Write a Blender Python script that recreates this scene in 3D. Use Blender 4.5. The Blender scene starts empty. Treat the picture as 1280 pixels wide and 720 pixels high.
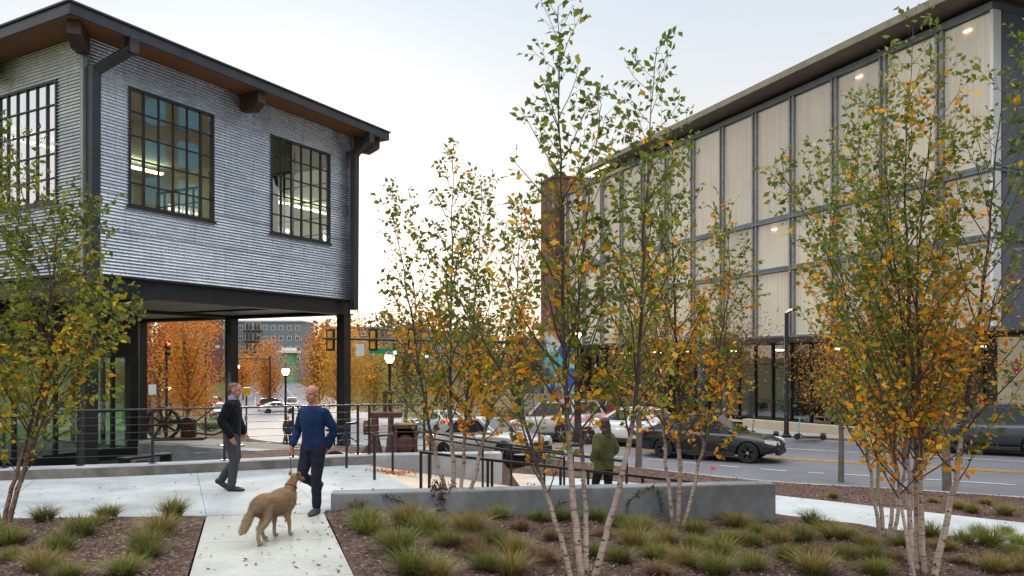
import bpy, bmesh, math, random
import numpy as np
from mathutils import Vector, Matrix, noise
R = math.radians
scene = bpy.context.scene
COL = scene.collection
F, CX, HY, H = 970.0, 640.0, 452.0, 2.07          # focal length in photo pixels, principal column, horizon row, eye height
ZV = Vector((0, 0, 1))
U = Vector((.874, -.487, 0)).normalized()          # along the street, towards the right
V = Vector((.487, .874, 0)).normalized()           # across the street, away from the viewer

def G(x, y, z=0.0):
    Y = (H - z) * F / (y - HY)
    return Vector(((x - CX) / F * Y, Y, z))

def A(x, y, Y):
    return Vector(((x - CX) / F * Y, Y, H - (y - HY) / F * Y))

def clamp(a, lo=0.0, hi=1.0):
    return max(lo, min(hi, a))

def sstep(a, b, x):
    t = clamp((x - a) / (b - a))
    return t * t * (3 - 2 * t)

def terrain(X, Y):
    """level of the street and the land round it: flat to the right, dropping into a dip on the left and rising again far off"""
    u = X * U.x + Y * U.y
    t = -1.2 - .079 * clamp(-u - 12, 0, 19)
    w = clamp(-X / 12)
    t -= w * .034 * clamp(Y - 45, 0, 85)
    t += w * (.030 * clamp(Y - 140, 0, 120) + .055 * clamp(Y - 255, 0, 160))
    return t

def bed(X, Y):
    """level of the mulch bed right of the path"""
    v = X * V.x + Y * V.y
    z = -.055 * max(0.0, X + 2.3)
    z = max(z, -.62)
    return z - .50 * sstep(12.4, 15.2, v)

def hit(x, y, fn, off=0.0, lo=2.0, hi=900.0):
    """first point where the ray of a photo pixel meets a height function"""
    d = Vector(((x - CX) / F, 1.0, -(y - HY) / F))
    Y, st = lo, .25
    while Y < hi:
        if H + d.z * Y < fn(d.x * Y, Y) + off:
            a, b = Y - st, Y
            for _ in range(24):
                m = (a + b) / 2
                if H + d.z * m < fn(d.x * m, m) + off: b = m
                else: a = m
            return Vector((d.x * b, b, fn(d.x * b, b) + off))
        st = .25 + Y * .01
        Y += st
    return Vector((d.x * hi, hi, fn(d.x * hi, hi) + off))

def GT(x, y, off=0.0):
    return hit(x, y, terrain, off)

# ------------------------------------------------------------------ objects
XF = {}
def tag(o, label=None, cat=None, group=None, kind=None):
    if label: o['label'] = label
    if cat: o['category'] = cat
    if group: o['group'] = group
    if kind: o['kind'] = kind
    return o

def thing(name, label, cat, loc=(0, 0, 0), rz=0.0, group=None):
    o = bpy.data.objects.new(name, None)
    COL.objects.link(o)
    o.empty_display_size = .2
    o.location = loc
    o.rotation_euler = (0, 0, rz)
    XF[o.name] = (Vector(loc), rz)
    return tag(o, label, cat, group)

def copy_tree(o, parent=None):
    c = o.copy()
    COL.objects.link(c)
    if parent is not None:
        c.parent = parent
        c.matrix_parent_inverse = Matrix()
    for ch in list(o.children):
        copy_tree(ch, c)
    return c

class MB:
    def __init__(s):
        s.v, s.f, s.m = [], [], []
        s.mats = []
    def add(s, vs, fs, m=0):
        n = len(s.v)
        s.v += [tuple(p) for p in vs]
        s.f += [tuple(i + n for i in f) for f in fs]
        s.m += [m] * len(fs)
    def quad(s, a, b, c, d, m=0):
        s.add([a, b, c, d], [(0, 1, 2, 3)], m)
    def box(s, c, sz, rot=None, m=0):
        hx, hy, hz = sz[0] / 2, sz[1] / 2, sz[2] / 2
        P = [Vector((x, y, z)) for x in (-hx, hx) for y in (-hy, hy) for z in (-hz, hz)]
        if rot is not None: P = [rot @ p for p in P]
        P = [p + Vector(c) for p in P]
        s.add(P, [(0, 1, 3, 2), (4, 6, 7, 5), (0, 4, 5, 1), (2, 3, 7, 6), (0, 2, 6, 4), (1, 5, 7, 3)], m)
    def span(s, lo, hi, m=0):
        s.box([(a + b) / 2 for a, b in zip(lo, hi)], [abs(b - a) for a, b in zip(lo, hi)], None, m)
    def beam(s, p, q, w, h, m=0, up=ZV):
        p, q = Vector(p), Vector(q)
        d = q - p; L = d.length; d.normalize()
        up = Vector(up)
        if abs(d.dot(up)) > .98: up = Vector((1, 0, 0))
        sx = d.cross(up).normalized(); uz = sx.cross(d)
        rot = Matrix((d, sx, uz)).transposed()
        s.box((p + q) / 2, (L, w, h), rot, m)
    def tube(s, pts, rad, n=8, m=0, cap=True, ref=None):
        pts = [Vector(p) for p in pts]
        k = len(pts)
        rad = rad if isinstance(rad, (list, tuple)) and len(rad) == k else [rad] * k
        rings, prev = [], None
        for i, p in enumerate(pts):
            t = (pts[min(i + 1, k - 1)] - pts[max(i - 1, 0)])
            if t.length < 1e-9: t = Vector((0, 0, 1))
            t.normalize()
            if ref is not None: a = Vector(ref)
            else: a = prev if prev is not None else (Vector((1, 0, 0)) if abs(t.x) < .9 else Vector((0, 1, 0)))
            a = a - t * a.dot(t)
            if a.length < 1e-6: a = t.orthogonal()
            a.normalize(); prev = a
            b = t.cross(a)
            r = rad[i]
            ra, rb = (r, r) if not isinstance(r, (list, tuple)) else r
            rings.append([p + a * (ra * math.cos(2 * math.pi * j / n)) + b * (rb * math.sin(2 * math.pi * j / n)) for j in range(n)])
        vs = [p for r in rings for p in r]
        fs = [(i * n + j, i * n + (j + 1) % n, (i + 1) * n + (j + 1) % n, (i + 1) * n + j) for i in range(k - 1) for j in range(n)]
        if cap:
            fs += [tuple(range(n - 1, -1, -1)), tuple((k - 1) * n + j for j in range(n))]
        s.add(vs, fs, m)
    def ell(s, c, r, rot=None, seg=14, rings=9, m=0):
        if not isinstance(r, (list, tuple)): r = (r, r, r)
        c = Vector(c)
        vs, fs = [], []
        for i in range(1, rings):
            th = math.pi * i / rings
            for j in range(seg):
                ph = 2 * math.pi * j / seg
                p = Vector((r[0] * math.sin(th) * math.cos(ph), r[1] * math.sin(th) * math.sin(ph), r[2] * math.cos(th)))
                vs.append(p)
        vs += [Vector((0, 0, r[2])), Vector((0, 0, -r[2]))]
        if rot is not None: vs = [rot @ p for p in vs]
        vs = [p + c for p in vs]
        for i in range(rings - 2):
            for j in range(seg):
                fs.append((i * seg + j, (i + 1) * seg + j, (i + 1) * seg + (j + 1) % seg, i * seg + (j + 1) % seg))
        t, b = len(vs) - 2, len(vs) - 1
        for j in range(seg):
            fs.append((t, j, (j + 1) % seg))
            fs.append((b, (rings - 2) * seg + (j + 1) % seg, (rings - 2) * seg + j))
        s.add(vs, fs, m)
    def lathe(s, prof, c, n=16, axis='z', m=0, cap=True):
        c = Vector(c); vs, fs = [], []
        for r, z in prof:
            for j in range(n):
                a = 2 * math.pi * j / n
                p = (r * math.cos(a), r * math.sin(a), z)
                if axis == 'y': p = (p[0], p[2], p[1])
                if axis == 'x': p = (p[2], p[0], p[1])
                vs.append(Vector(p) + c)
        k = len(prof)
        fs = [(i * n + j, i * n + (j + 1) % n, (i + 1) * n + (j + 1) % n, (i + 1) * n + j) for i in range(k - 1) for j in range(n)]
        if cap: fs += [tuple(range(n - 1, -1, -1)), tuple((k - 1) * n + j for j in range(n))]
        s.add(vs, fs, m)
    def prism(s, poly, z0, z1, m=0):
        n = len(poly)
        z0f = z0 if callable(z0) else (lambda x, y: z0)
        z1f = z1 if callable(z1) else (lambda x, y: z1)
        vs = [(p[0], p[1], z0f(p[0], p[1])) for p in poly] + [(p[0], p[1], z1f(p[0], p[1])) for p in poly]
        fs = [tuple(range(n - 1, -1, -1)), tuple(range(n, 2 * n))] + [(i, (i + 1) % n, n + (i + 1) % n, n + i) for i in range(n)]
        s.add(vs, fs, m)
    def grid(s, fn, nu, nv, m=0):
        vs = [fn(i / nu, j / nv) for i in range(nu + 1) for j in range(nv + 1)]
        fs = [(i * (nv + 1) + j, (i + 1) * (nv + 1) + j, (i + 1) * (nv + 1) + j + 1, i * (nv + 1) + j + 1) for i in range(nu) for j in range(nv)]
        s.add(vs, fs, m)
    def mesh(s, name, smooth=35, normals=True, xf=None):
        me = bpy.data.meshes.new(name)
        vs = s.v
        if xf is not None:
            loc, rz = xf
            c, sn = math.cos(-rz), math.sin(-rz)
            vs = [((x - loc.x) * c - (y - loc.y) * sn, (x - loc.x) * sn + (y - loc.y) * c, z - loc.z) for x, y, z in vs]
        me.from_pydata(vs, [], s.f)
        if any(s.m):
            me.polygons.foreach_set('material_index', s.m)
        if normals:
            bm = bmesh.new(); bm.from_mesh(me)
            bmesh.ops.recalc_face_normals(bm, faces=bm.faces)
            bm.to_mesh(me); bm.free()
        if smooth:
            me.polygons.foreach_set('use_smooth', [True] * len(me.polygons))
            me.set_sharp_from_angle(angle=R(smooth))
        me.update()
        return me
    def build(s, name, mat, parent=None, smooth=35, bevel=0, world=False, normals=True):
        xf = XF.get(parent.name) if (world and parent is not None) else None
        me = s.mesh(name, smooth, normals, xf)
        for mt in (mat if isinstance(mat, (list, tuple)) else [mat]): me.materials.append(mt)
        o = bpy.data.objects.new(name, me)
        COL.objects.link(o)
        if parent is not None: o.parent = parent
        if bevel:
            b = o.modifiers.new('bevel', 'BEVEL'); b.width = bevel; b.segments = 2; b.limit_method = 'ANGLE'; b.angle_limit = R(40)
        return o

def bake(o, name=None):
    """apply an object's modifiers to its mesh"""
    dg = bpy.context.evaluated_depsgraph_get()
    dg.update()
    me = bpy.data.meshes.new_from_object(o.evaluated_get(dg))
    o.modifiers.clear()
    old = o.data
    o.data = me
    me.name = name or old.name
    return o

# ------------------------------------------------------------------ materials
class NT:
    def __init__(s, name):
        s.mat = bpy.data.materials.new(name)
        s.mat.use_nodes = True
        s.nt = s.mat.node_tree
        s.bsdf = s.nt.nodes['Principled BSDF']
        s.out = s.nt.nodes['Material Output']
        s.co = None
    def n(s, t, **kw):
        x = s.nt.nodes.new(t)
        for k, v in kw.items():
            if k in x.inputs: x.inputs[k].default_value = v
            else: setattr(x, k, v)
        return x
    def l(s, a, b): s.nt.links.new(a, b)
    def coord(s, sc=(1, 1, 1), rot=(0, 0, 0), kind='Object'):
        t = s.n('ShaderNodeTexCoord'); mp = s.n('ShaderNodeMapping')
        mp.inputs['Scale'].default_value = sc; mp.inputs['Rotation'].default_value = rot
        s.l(t.outputs[kind], mp.inputs['Vector'])
        return mp.outputs['Vector']
    def noise(s, sc, detail=4, rough=.55, vec=None, dist=0):
        x = s.n('ShaderNodeTexNoise'); x.inputs['Scale'].default_value = sc; x.inputs['Detail'].default_value = detail
        x.inputs['Roughness'].default_value = rough; x.inputs['Distortion'].default_value = dist
        if vec is not None: s.l(vec, x.inputs['Vector'])
        return x.outputs['Fac']
    def ramp(s, fac, stops):
        x = s.n('ShaderNodeValToRGB')
        e = x.color_ramp.elements
        while len(e) < len(stops): e.new(.5)
        for i, (p, c) in enumerate(stops):
            e[i].position = p; e[i].color = (*c, 1) if len(c) == 3 else c
        s.l(fac, x.inputs['Fac'])
        return x.outputs['Color']
    def mix(s, a, b, fac, mode='MIX'):
        x = s.n('ShaderNodeMix', data_type='RGBA', blend_type=mode)
        for sock, val in ((x.inputs[0], fac), (x.inputs[6], a), (x.inputs[7], b)):
            if isinstance(val, (int, float)): sock.default_value = val
            elif isinstance(val, tuple): sock.default_value = (*val, 1) if len(val) == 3 else val
            else: s.l(val, sock)
        return x.outputs[2]
    def bump(s, hgt, strength=.3, dist=.02):
        b = s.n('ShaderNodeBump'); b.inputs['Strength'].default_value = strength; b.inputs['Distance'].default_value = dist
        s.l(hgt, b.inputs['Height']); s.l(b.outputs['Normal'], s.bsdf.inputs['Normal'])
    def set(s, **kw):
        for k, v in kw.items():
            k = {'rough': 'Roughness', 'metal': 'Metallic', 'color': 'Base Color', 'spec': 'Specular IOR Level', 'coat': 'Coat Weight'}.get(k, k)
            i = s.bsdf.inputs[k]
            if isinstance(v, (int, float)): i.default_value = v
            elif isinstance(v, tuple): i.default_value = (*v, 1) if len(v) == 3 else v
            else: s.l(v, i)
        return s

def pm(name, c, rough=.6, metal=0, var=.18, scale=6, bump=0, fine=60, kind='Object', spec=.5):
    """a plain material with uneven colour and gloss"""
    m = NT(name)
    v = m.coord(kind=kind)
    f = m.noise(scale, 5, .6, v)
    lo = tuple(max(0, x * (1 - var)) for x in c); hi = tuple(min(1, x * (1 + var)) for x in c)
    m.set(color=m.ramp(f, [(.3, lo), (.7, hi)]), metal=metal, spec=spec)
    rr = m.n('ShaderNodeMapRange'); rr.inputs['To Min'].default_value = max(.02, rough * .8); rr.inputs['To Max'].default_value = min(1, rough * 1.2)
    m.l(f, rr.inputs['Value']); m.l(rr.outputs['Result'], m.bsdf.inputs['Roughness'])
    if bump: m.bump(m.noise(fine, 4, .6, v), bump, .01)
    return m.mat

def emit(name, c, strength, base=(.8, .8, .8)):
    m = NT(name)
    m.set(color=base, rough=.3)
    m.bsdf.inputs['Emission Color'].default_value = (*c, 1); m.bsdf.inputs['Emission Strength'].default_value = strength
    return m.mat

def glass(name, tint=(.9, .95, .93), refl=.12, rough=.01, wav=0.0, top=.9):
    m = NT(name)
    nt = m.nt
    nt.nodes.remove(m.bsdf)
    tr = m.n('ShaderNodeBsdfTransparent'); tr.inputs['Color'].default_value = (*tint, 1)
    gl = m.n('ShaderNodeBsdfGlossy'); gl.inputs['Roughness'].default_value = rough; gl.inputs['Color'].default_value = (.95, .97, 1, 1)
    lw = m.n('ShaderNodeLayerWeight'); lw.inputs['Blend'].default_value = .35
    mr = m.n('ShaderNodeMapRange'); mr.inputs['To Min'].default_value = refl; mr.inputs['To Max'].default_value = top
    m.l(lw.outputs['Fresnel'], mr.inputs['Value'])
    ms = m.n('ShaderNodeMixShader')
    m.l(mr.outputs['Result'], ms.inputs['Fac']); m.l(tr.outputs[0], ms.inputs[1]); m.l(gl.outputs[0], ms.inputs[2])
    if wav:
        b = m.n('ShaderNodeBump'); b.inputs['Strength'].default_value = wav; b.inputs['Distance'].default_value = .05
        m.l(m.noise(1.6, 2, .5, m.coord()), b.inputs['Height']); m.l(b.outputs['Normal'], gl.inputs['Normal'])
    m.l(ms.outputs[0], m.out.inputs['Surface'])
    return m.mat

def vcol_mat(name, rough=.6, trans=.0, spec=.3, attr='Col', bump=0):
    """leaves and blades: their own colours are kept in a colour attribute; light passes partly through"""
    m = NT(name)
    at = m.n('ShaderNodeAttribute'); at.attribute_name = attr
    m.set(color=at.outputs['Color'], rough=rough, spec=spec)
    if trans:
        t = m.n('ShaderNodeBsdfTranslucent'); m.l(at.outputs['Color'], t.inputs['Color'])
        ms = m.n('ShaderNodeMixShader'); ms.inputs['Fac'].default_value = trans
        m.l(m.bsdf.outputs[0], ms.inputs[1]); m.l(t.outputs[0], ms.inputs[2]); m.l(ms.outputs[0], m.out.inputs['Surface'])
    return m.mat

M = {}
M['steel'] = pm('dark_painted_steel', (.018, .018, .02), .38, 0, .25, 3)
M['rail'] = pm('black_rail_steel', (.012, .012, .013), .35, 0, .2, 8)
M['fascia'] = pm('charcoal_fascia', (.045, .047, .055), .35, .3, .15, 3)
M['under'] = pm('soffit_panel_grey', (.38, .38, .38), .5, 0, .12, 2)
M['rust'] = pm('rusted_iron', (.075, .032, .022), .8, .1, .5, 9, .5, 40)
M['white_paint'] = pm('white_paint', (.72, .72, .70), .5, 0, .05, 5)
M['black_rubber'] = pm('black_rubber', (.014, .014, .014), .75, 0, .2, 12)
M['yellow_paint'] = pm('signal_yellow', (.62, .30, .02), .45, 0, .1, 5)
M['galv'] = pm('galvanised_pole', (.28, .29, .30), .4, .6, .15, 6)
M['lamp_on'] = emit('warm_lamp_globe', (1, .74, .42), 4)
M['tube_on'] = emit('greenish_tube_light', (1, .97, .66), 2.4)
M['red_on'] = emit('red_signal_lens', (1, .05, .03), 5)
M['green_on'] = emit('green_signal_lens', (.05, 1, .55), 5)
M['warm_on'] = emit('warm_ceiling_light', (1, .70, .36), 3)
M['glass'] = glass('window_glass', (.84, .94, .88), .22, .01, .035)
M['store_glass'] = glass('storefront_glass', (.50, .66, .64), .10, .01, .05, .30)

def concrete(name, c, scale=.9, stain=.5):
    m = NT(name)
    v = m.coord()
    a = m.noise(scale, 6, .6, v, .4); b = m.noise(14, 5, .65, v); cnz = m.noise(160, 3, .6, v)
    lo = tuple(x * (1 - .36 * stain) for x in c); hi = tuple(min(1, x * 1.08) for x in c)
    col = m.ramp(a, [(.3, lo), (.62, hi)])
    col = m.mix(col, m.ramp(b, [(.35, (.80, .78, .74)), (.6, (1, 1, 1))]), .55, 'MULTIPLY')
    col = m.mix(col, m.ramp(cnz, [(.3, (.86, .86, .86)), (.55, (1, 1, 1))]), .6, 'MULTIPLY')
    m.set(color=col, rough=.82, spec=.3)
    m.bump(cnz, .22, .004)
    return m.mat
M['concrete'] = concrete('broom_finished_concrete', (.40, .435, .45), .9, .95)
M['tan_concrete'] = concrete('tan_concrete', (.52, .42, .31))
M['path_concrete'] = concrete('path_concrete', (.41, .42, .39))
M['kerb_concrete'] = concrete('kerb_concrete', (.36, .37, .40), 1.4, 1.1)
M['wall_concrete'] = concrete('wall_concrete', (.235, .25, .27), 1.6, 1.3)
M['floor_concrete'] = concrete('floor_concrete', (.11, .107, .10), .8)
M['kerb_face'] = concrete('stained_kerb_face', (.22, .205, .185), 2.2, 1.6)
# ------------------------------------------------------------------ leaf and blade meshes
def card_mesh(name, pos, dirs, side, size, cols, aspect=.52, fold=.12):
    """many four-cornered leaves in one mesh; arrays of n rows"""
    n = len(pos)
    pos, dirs, side, size, cols = (np.asarray(a, dtype=np.float64) for a in (pos, dirs, side, size, cols))
    nrm = np.cross(dirs, side)
    L = size[:, None]
    base, tip = pos, pos + dirs * L
    mid = pos + dirs * L * .45 + nrm * L * fold
    l, r = mid + side * L * aspect * .5, mid - side * L * aspect * .5
    vs = np.stack([base, r, tip, l], 1).reshape(-1, 3)
    me = bpy.data.meshes.new(name)
    me.vertices.add(4 * n); me.loops.add(4 * n); me.polygons.add(n)
    me.vertices.foreach_set('co', vs.ravel())
    me.loops.foreach_set('vertex_index', np.arange(4 * n))
    me.polygons.foreach_set('loop_start', np.arange(0, 4 * n, 4)); me.polygons.foreach_set('loop_total', np.full(n, 4))
    at = me.color_attributes.new('Col', 'FLOAT_COLOR', 'CORNER')
    c4 = np.concatenate([np.repeat(cols, 4, 0), np.ones((4 * n, 1))], 1)
    at.data.foreach_set('color', c4.ravel())
    me.update(); me.validate()
    return me

M['leaf'] = vcol_mat('autumn_leaf', .5, .48, .3)
M['blade'] = vcol_mat('grass_blade', .6, .22, .15)
# ------------------------------------------------------------------ ground, street, plaza
def asphalt():
    m = NT('asphalt')
    v = m.coord()
    a = m.noise(.35, 5, .6, v, .5); g = m.noise(70, 4, .7, v); t = m.noise(3, 4, .6, m.coord((.25, 3, 1), (0, 0, R(-29))))
    col = m.ramp(a, [(.3, (.15, .152, .17)), (.7, (.205, .208, .225))])
    col = m.mix(col, m.ramp(t, [(.35, (.8, .8, .8)), (.6, (1, 1, 1))]), .6, 'MULTIPLY')
    col = m.mix(col, m.ramp(g, [(.35, (.7, .7, .7)), (.6, (1, 1, 1))]), .5, 'MULTIPLY')
    m.set(color=col, rough=.74, spec=.28)
    m.bump(g, .25, .006)
    return m.mat
M['asphalt'] = asphalt()

def mulch():
    m = NT('bark_mulch')
    v = m.coord()
    vo = m.n('ShaderNodeTexVoronoi'); vo.inputs['Scale'].default_value = 38; m.l(v, vo.inputs['Vector'])
    a = m.noise(1.3, 5, .6, v, .6); b = m.noise(45, 5, .7, v, 1.2)
    hs = m.n('ShaderNodeSeparateColor'); m.l(vo.outputs['Color'], hs.inputs[0])
    col = m.ramp(hs.outputs[0], [(0, (.06, .036, .03)), (.5, (.15, .092, .074)), (.85, (.21, .138, .108)), (1, (.33, .24, .18))])
    col = m.mix(col, m.ramp(a, [(.3, (.65, .60, .62)), (.65, (1.0, .98, .95))]), .8, 'MULTIPLY')
    col = m.mix(col, m.ramp(b, [(.35, (.45, .42, .42)), (.6, (1, 1, 1))]), .7, 'MULTIPLY')
    m.set(color=col, rough=.92, spec=.15)
    m.bump(b, .8, .03)
    return m.mat
M['mulch'] = mulch()

def landmat():
    m = NT('land')
    v = m.coord()
    a = m.noise(.05, 5, .6, v); b = m.noise(1.2, 5, .7, v)
    col = m.ramp(a, [(.35, (.10, .07, .035)), (.55, (.085, .09, .03)), (.7, (.14, .10, .05))])
    col = m.mix(col, m.ramp(b, [(.3, (.6, .6, .6)), (.65, (1, 1, 1))]), .8, 'MULTIPLY')
    m.set(color=col, rough=.95, spec=.1)
    return m.mat
M['land'] = landmat()

def axis(a, b, segs):
    out = []
    for lo, hi, st in segs:
        n = max(1, round((hi - lo) / st))
        out += [lo + (hi - lo) * i / n for i in range(n)]
    return out + [segs[-1][1]]
xs = axis(0, 0, [(-2500, -300, 220), (-300, -120, 18), (-120, 60, 4), (60, 300, 24), (300, 2500, 220)])
ys = axis(0, 0, [(-300, -10, 29), (-10, 150, 4), (150, 430, 10), (430, 900, 47), (900, 3200, 230)])
g = MB()
g.v = [(x, y, terrain(x, y) - (.16 if y < 140 else .25)) for x in xs for y in ys]
n = len(ys)
g.f = [(i * n + j, (i + 1) * n + j, (i + 1) * n + j + 1, i * n + j + 1) for i in range(len(xs) - 1) for j in range(n - 1)]
g.m = [0] * len(g.f)
tag(g.build('ground', M['land'], normals=False), kind='structure')

# street: two kerb lines measured on the photo, the ribbon between them is the carriageway
near = [GT(1280, 626) + U * 60, GT(1280, 626) + U * 25, GT(1280, 626), GT(970, 606), GT(800, 588), GT(660, 573), GT(540, 565), GT(430, 557), GT(335, 553),
        GT(286, 541), GT(272, 525), GT(274, 507), GT(296, 489), GT(322, 477), GT(338, 470.5)]
far_ = [near[2] + V * 11 + U * 60, near[2] + V * 11 + U * 25, near[2] + V * 11, GT(1010, 553.5), GT(905, 549), GT(800, 544), GT(690, 537), GT(580, 530), GT(505, 522),
        GT(450, 514), GT(428, 505), GT(408, 495), GT(385, 484), GT(366, 476), GT(354, 470)]
def resample(pts, k):
    out = []
    n = len(pts) - 1
    def cr(a, b, c, d, t):
        return .5 * ((2 * b) + (c - a) * t + (2 * a - 5 * b + 4 * c - d) * t * t + (3 * b - a - 3 * c + d) * t ** 3)
    for i in range(n):
        a, b, c, d = pts[max(0, i - 1)], pts[i], pts[i + 1], pts[min(n, i + 2)]
        for j in range(k): out.append(cr(a, b, c, d, j / k))
    return out + [pts[-1]]
def spline(pts, k):
    return resample([Vector(p) for p in pts], k)
NE, FE = resample(near, 6), resample(far_, 6)
def along(f, i):                                   # a point across the carriageway: 0 near kerb, 1 far kerb
    p = NE[i].lerp(FE[i], f)
    return Vector((p.x, p.y, terrain(p.x, p.y)))
road = MB()
K = 12
for i in range(len(NE)):
    for k in range(K + 1): road.v.append(tuple(along(k / K, i)))
road.f = [(i * (K + 1) + k, i * (K + 1) + k + 1, (i + 1) * (K + 1) + k + 1, (i + 1) * (K + 1) + k) for i in range(len(NE) - 1) for k in range(K)]
road.m = [0] * len(road.f)
tag(road.build('road', M['asphalt']), kind='structure')

def line_mat(name, c):
    m = NT(name)
    v = m.coord()
    f = m.noise(9, 5, .7, v)
    m.set(color=m.ramp(f, [(.36, tuple(x * .45 for x in c)), (.5, c)]), rough=.6)
    return m.mat
M['yellow_line'] = line_mat('worn_yellow_line', (.62, .33, .035))
M['white_line'] = line_mat('worn_white_line', (.62, .62, .62))
def stripe(mb, f, w, i0, i1, dz=.012):
    for i in range(i0, i1):
        W = (FE[i] - NE[i]).length
        d = w / W / 2
        q = [along(f - d, i), along(f + d, i), along(f + d, i + 1), along(f - d, i + 1)]
        mb.quad(*[p + ZV * dz for p in q])
yl = MB(); stripe(yl, .488, .13, 0, 38); stripe(yl, .512, .13, 0, 38)
tag(yl.build('yellow_road_line', M['yellow_line']), kind='structure')
wl = MB(); stripe(wl, .77, .12, 0, 34)
for i in range(0, 40, 2): stripe(wl, .24, .12, i, i + 1)
for f in (.30, .42, .55, .68): stripe(wl, f, .10, 54, 72)
tag(wl.build('white_road_line', M['white_line']), kind='structure')

# far pavement (kerb, concrete, a mulch strip behind the kerb)
def side_strip(name, mat, o0, o1, rise, i0, i1, edge, sgn, thick=.16):
    mb = MB()
    rows = []
    for i in range(i0, i1):
        t = (edge[min(i + 1, len(edge) - 1)] - edge[max(i - 1, 0)]); t.z = 0; t.normalize()
        nn = Vector((-t.y, t.x, 0)) * sgn
        a, b = edge[i] + nn * o0, edge[i] + nn * o1
        rows.append((Vector((a.x, a.y, terrain(a.x, a.y) + rise)), Vector((b.x, b.y, terrain(b.x, b.y) + rise))))
    vs = []
    for a, b in rows: vs += [a - ZV * thick, a, b, b - ZV * thick]
    fs = []
    for i in range(len(rows) - 1):
        for j in range(3): fs.append((4 * i + j, 4 * i + j + 1, 4 * i + 4 + j + 1, 4 * i + 4 + j))
    mb.add(vs, fs)
    return tag(mb.build(name, mat), kind='structure')
M['pave'] = concrete('pavement_concrete', (.40, .39, .37))
side_strip('kerb', M['kerb_concrete'], 0, .18, .13, 0, 46, FE, -1)
side_strip('mulch_strip', M['mulch'], .19, 1.3, .11, 0, 40, FE, -1)
side_strip('far_pavement', M['pave'], 1.31, 9, .12, 0, 42, FE, -1)
side_strip('kerb', M['kerb_concrete'], 0, .16, .10, 0, 60, NE, 1, .25)

# near pavement beside the road, with the ramp that climbs to the plaza
def vfar(u):                                       # street side of the pavement
    return 19.3 - 1.15 * sstep(-5.5, 3, u)
def ramp_w(X, Y):                                  # distance down the ramp from its top edge
    return (X + 2.9) * .917 + (Y - 15.4) * .40
def walk(X, Y):
    v = X * V.x + Y * V.y
    r = clamp(-.17 * ramp_w(X, Y), -1.1, 0)
    return r + (-1.1 - r) * sstep(13.6, 17.4, v)
WALL_A, WALL_B = Vector((-2.5, 10.7, 0)), Vector((3.95, 11.6, 0))
wk = MB()
def wk_fn(a, b):
    u = -15.5 + 39 * a ** 1.2
    lo = 15.9 if u > 1.5 else None
    # near edge follows the planter wall, then the edge of the bed
    def y_near(X):
        return WALL_A.y + (X - WALL_A.x) * (.9 / 6.45) + .12
    v1 = vfar(u)
    # find v0 on this u line
    v0 = 9.0
    for _ in range(260):
        X, Y = U.x * u + V.x * v0, U.y * u + V.y * v0
        if X < 4.2 and Y < y_near(X) or X >= 4.2 and v0 < 14.9 or ramp_w(X, Y) < 0: v0 += .04
        else: break
    vv = v0 + (v1 - v0) * b
    X, Y = U.x * u + V.x * vv, U.y * u + V.y * vv
    return (X, Y, walk(X, Y))
wk.grid(wk_fn, 90, 30)
M['pale_concrete'] = concrete('pale_walk_concrete', (.55, .57, .56))
def ramp_mat():
    m = NT('ramp_concrete')
    v = m.coord(kind='Object')
    a = m.noise(.9, 6, .6, v, .4); c = m.noise(150, 3, .6, v)
    sx = m.n('ShaderNodeSeparateXYZ'); m.l(v, sx.inputs[0])
    mr = m.n('ShaderNodeMapRange'); mr.inputs['From Min'].default_value = .3; mr.inputs['From Max'].default_value = .9
    m.l(sx.outputs['X'], mr.inputs['Value'])
    tan = m.ramp(a, [(.3, (.46, .35, .26)), (.62, (.60, .50, .39))]); pale = m.ramp(a, [(.3, (.36, .38, .385)), (.62, (.46, .49, .495))])
    col = m.mix(tan, pale, mr.outputs['Result'])
    col = m.mix(col, m.ramp(c, [(.3, (.86, .86, .86)), (.55, (1, 1, 1))]), .6, 'MULTIPLY')
    m.set(color=col, rough=.85, spec=.3); m.bump(c, .2, .004)
    return m.mat
tag(wk.build('pavement', ramp_mat()), kind='structure')

strip = MB()
def strip_fn(a, b):
    u = -10.9 + 34 * a
    v0 = vfar(u)
    P = U * u + V * v0
    # meets the kerb line
    best = min(range(len(NE)), key=lambda i: abs((NE[i].x * U.x + NE[i].y * U.y) - u))
    q = NE[best]
    v1 = q.x * V.x + q.y * V.y - .17
    vv = v0 + (max(v1, v0 + .4) - v0) * b
    p = U * u + V * vv
    z = -1.09 + .05 * math.sin(math.pi * b) + .03 * noise.noise((p.x * 1.4, p.y * 1.4, 0))
    z += (terrain(p.x, p.y) + .10 - z) * b * b
    return (p.x, p.y, z)
strip.grid(strip_fn, 120, 10)
tag(strip.build('mulch_verge', M['mulch']), kind='structure')

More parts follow.
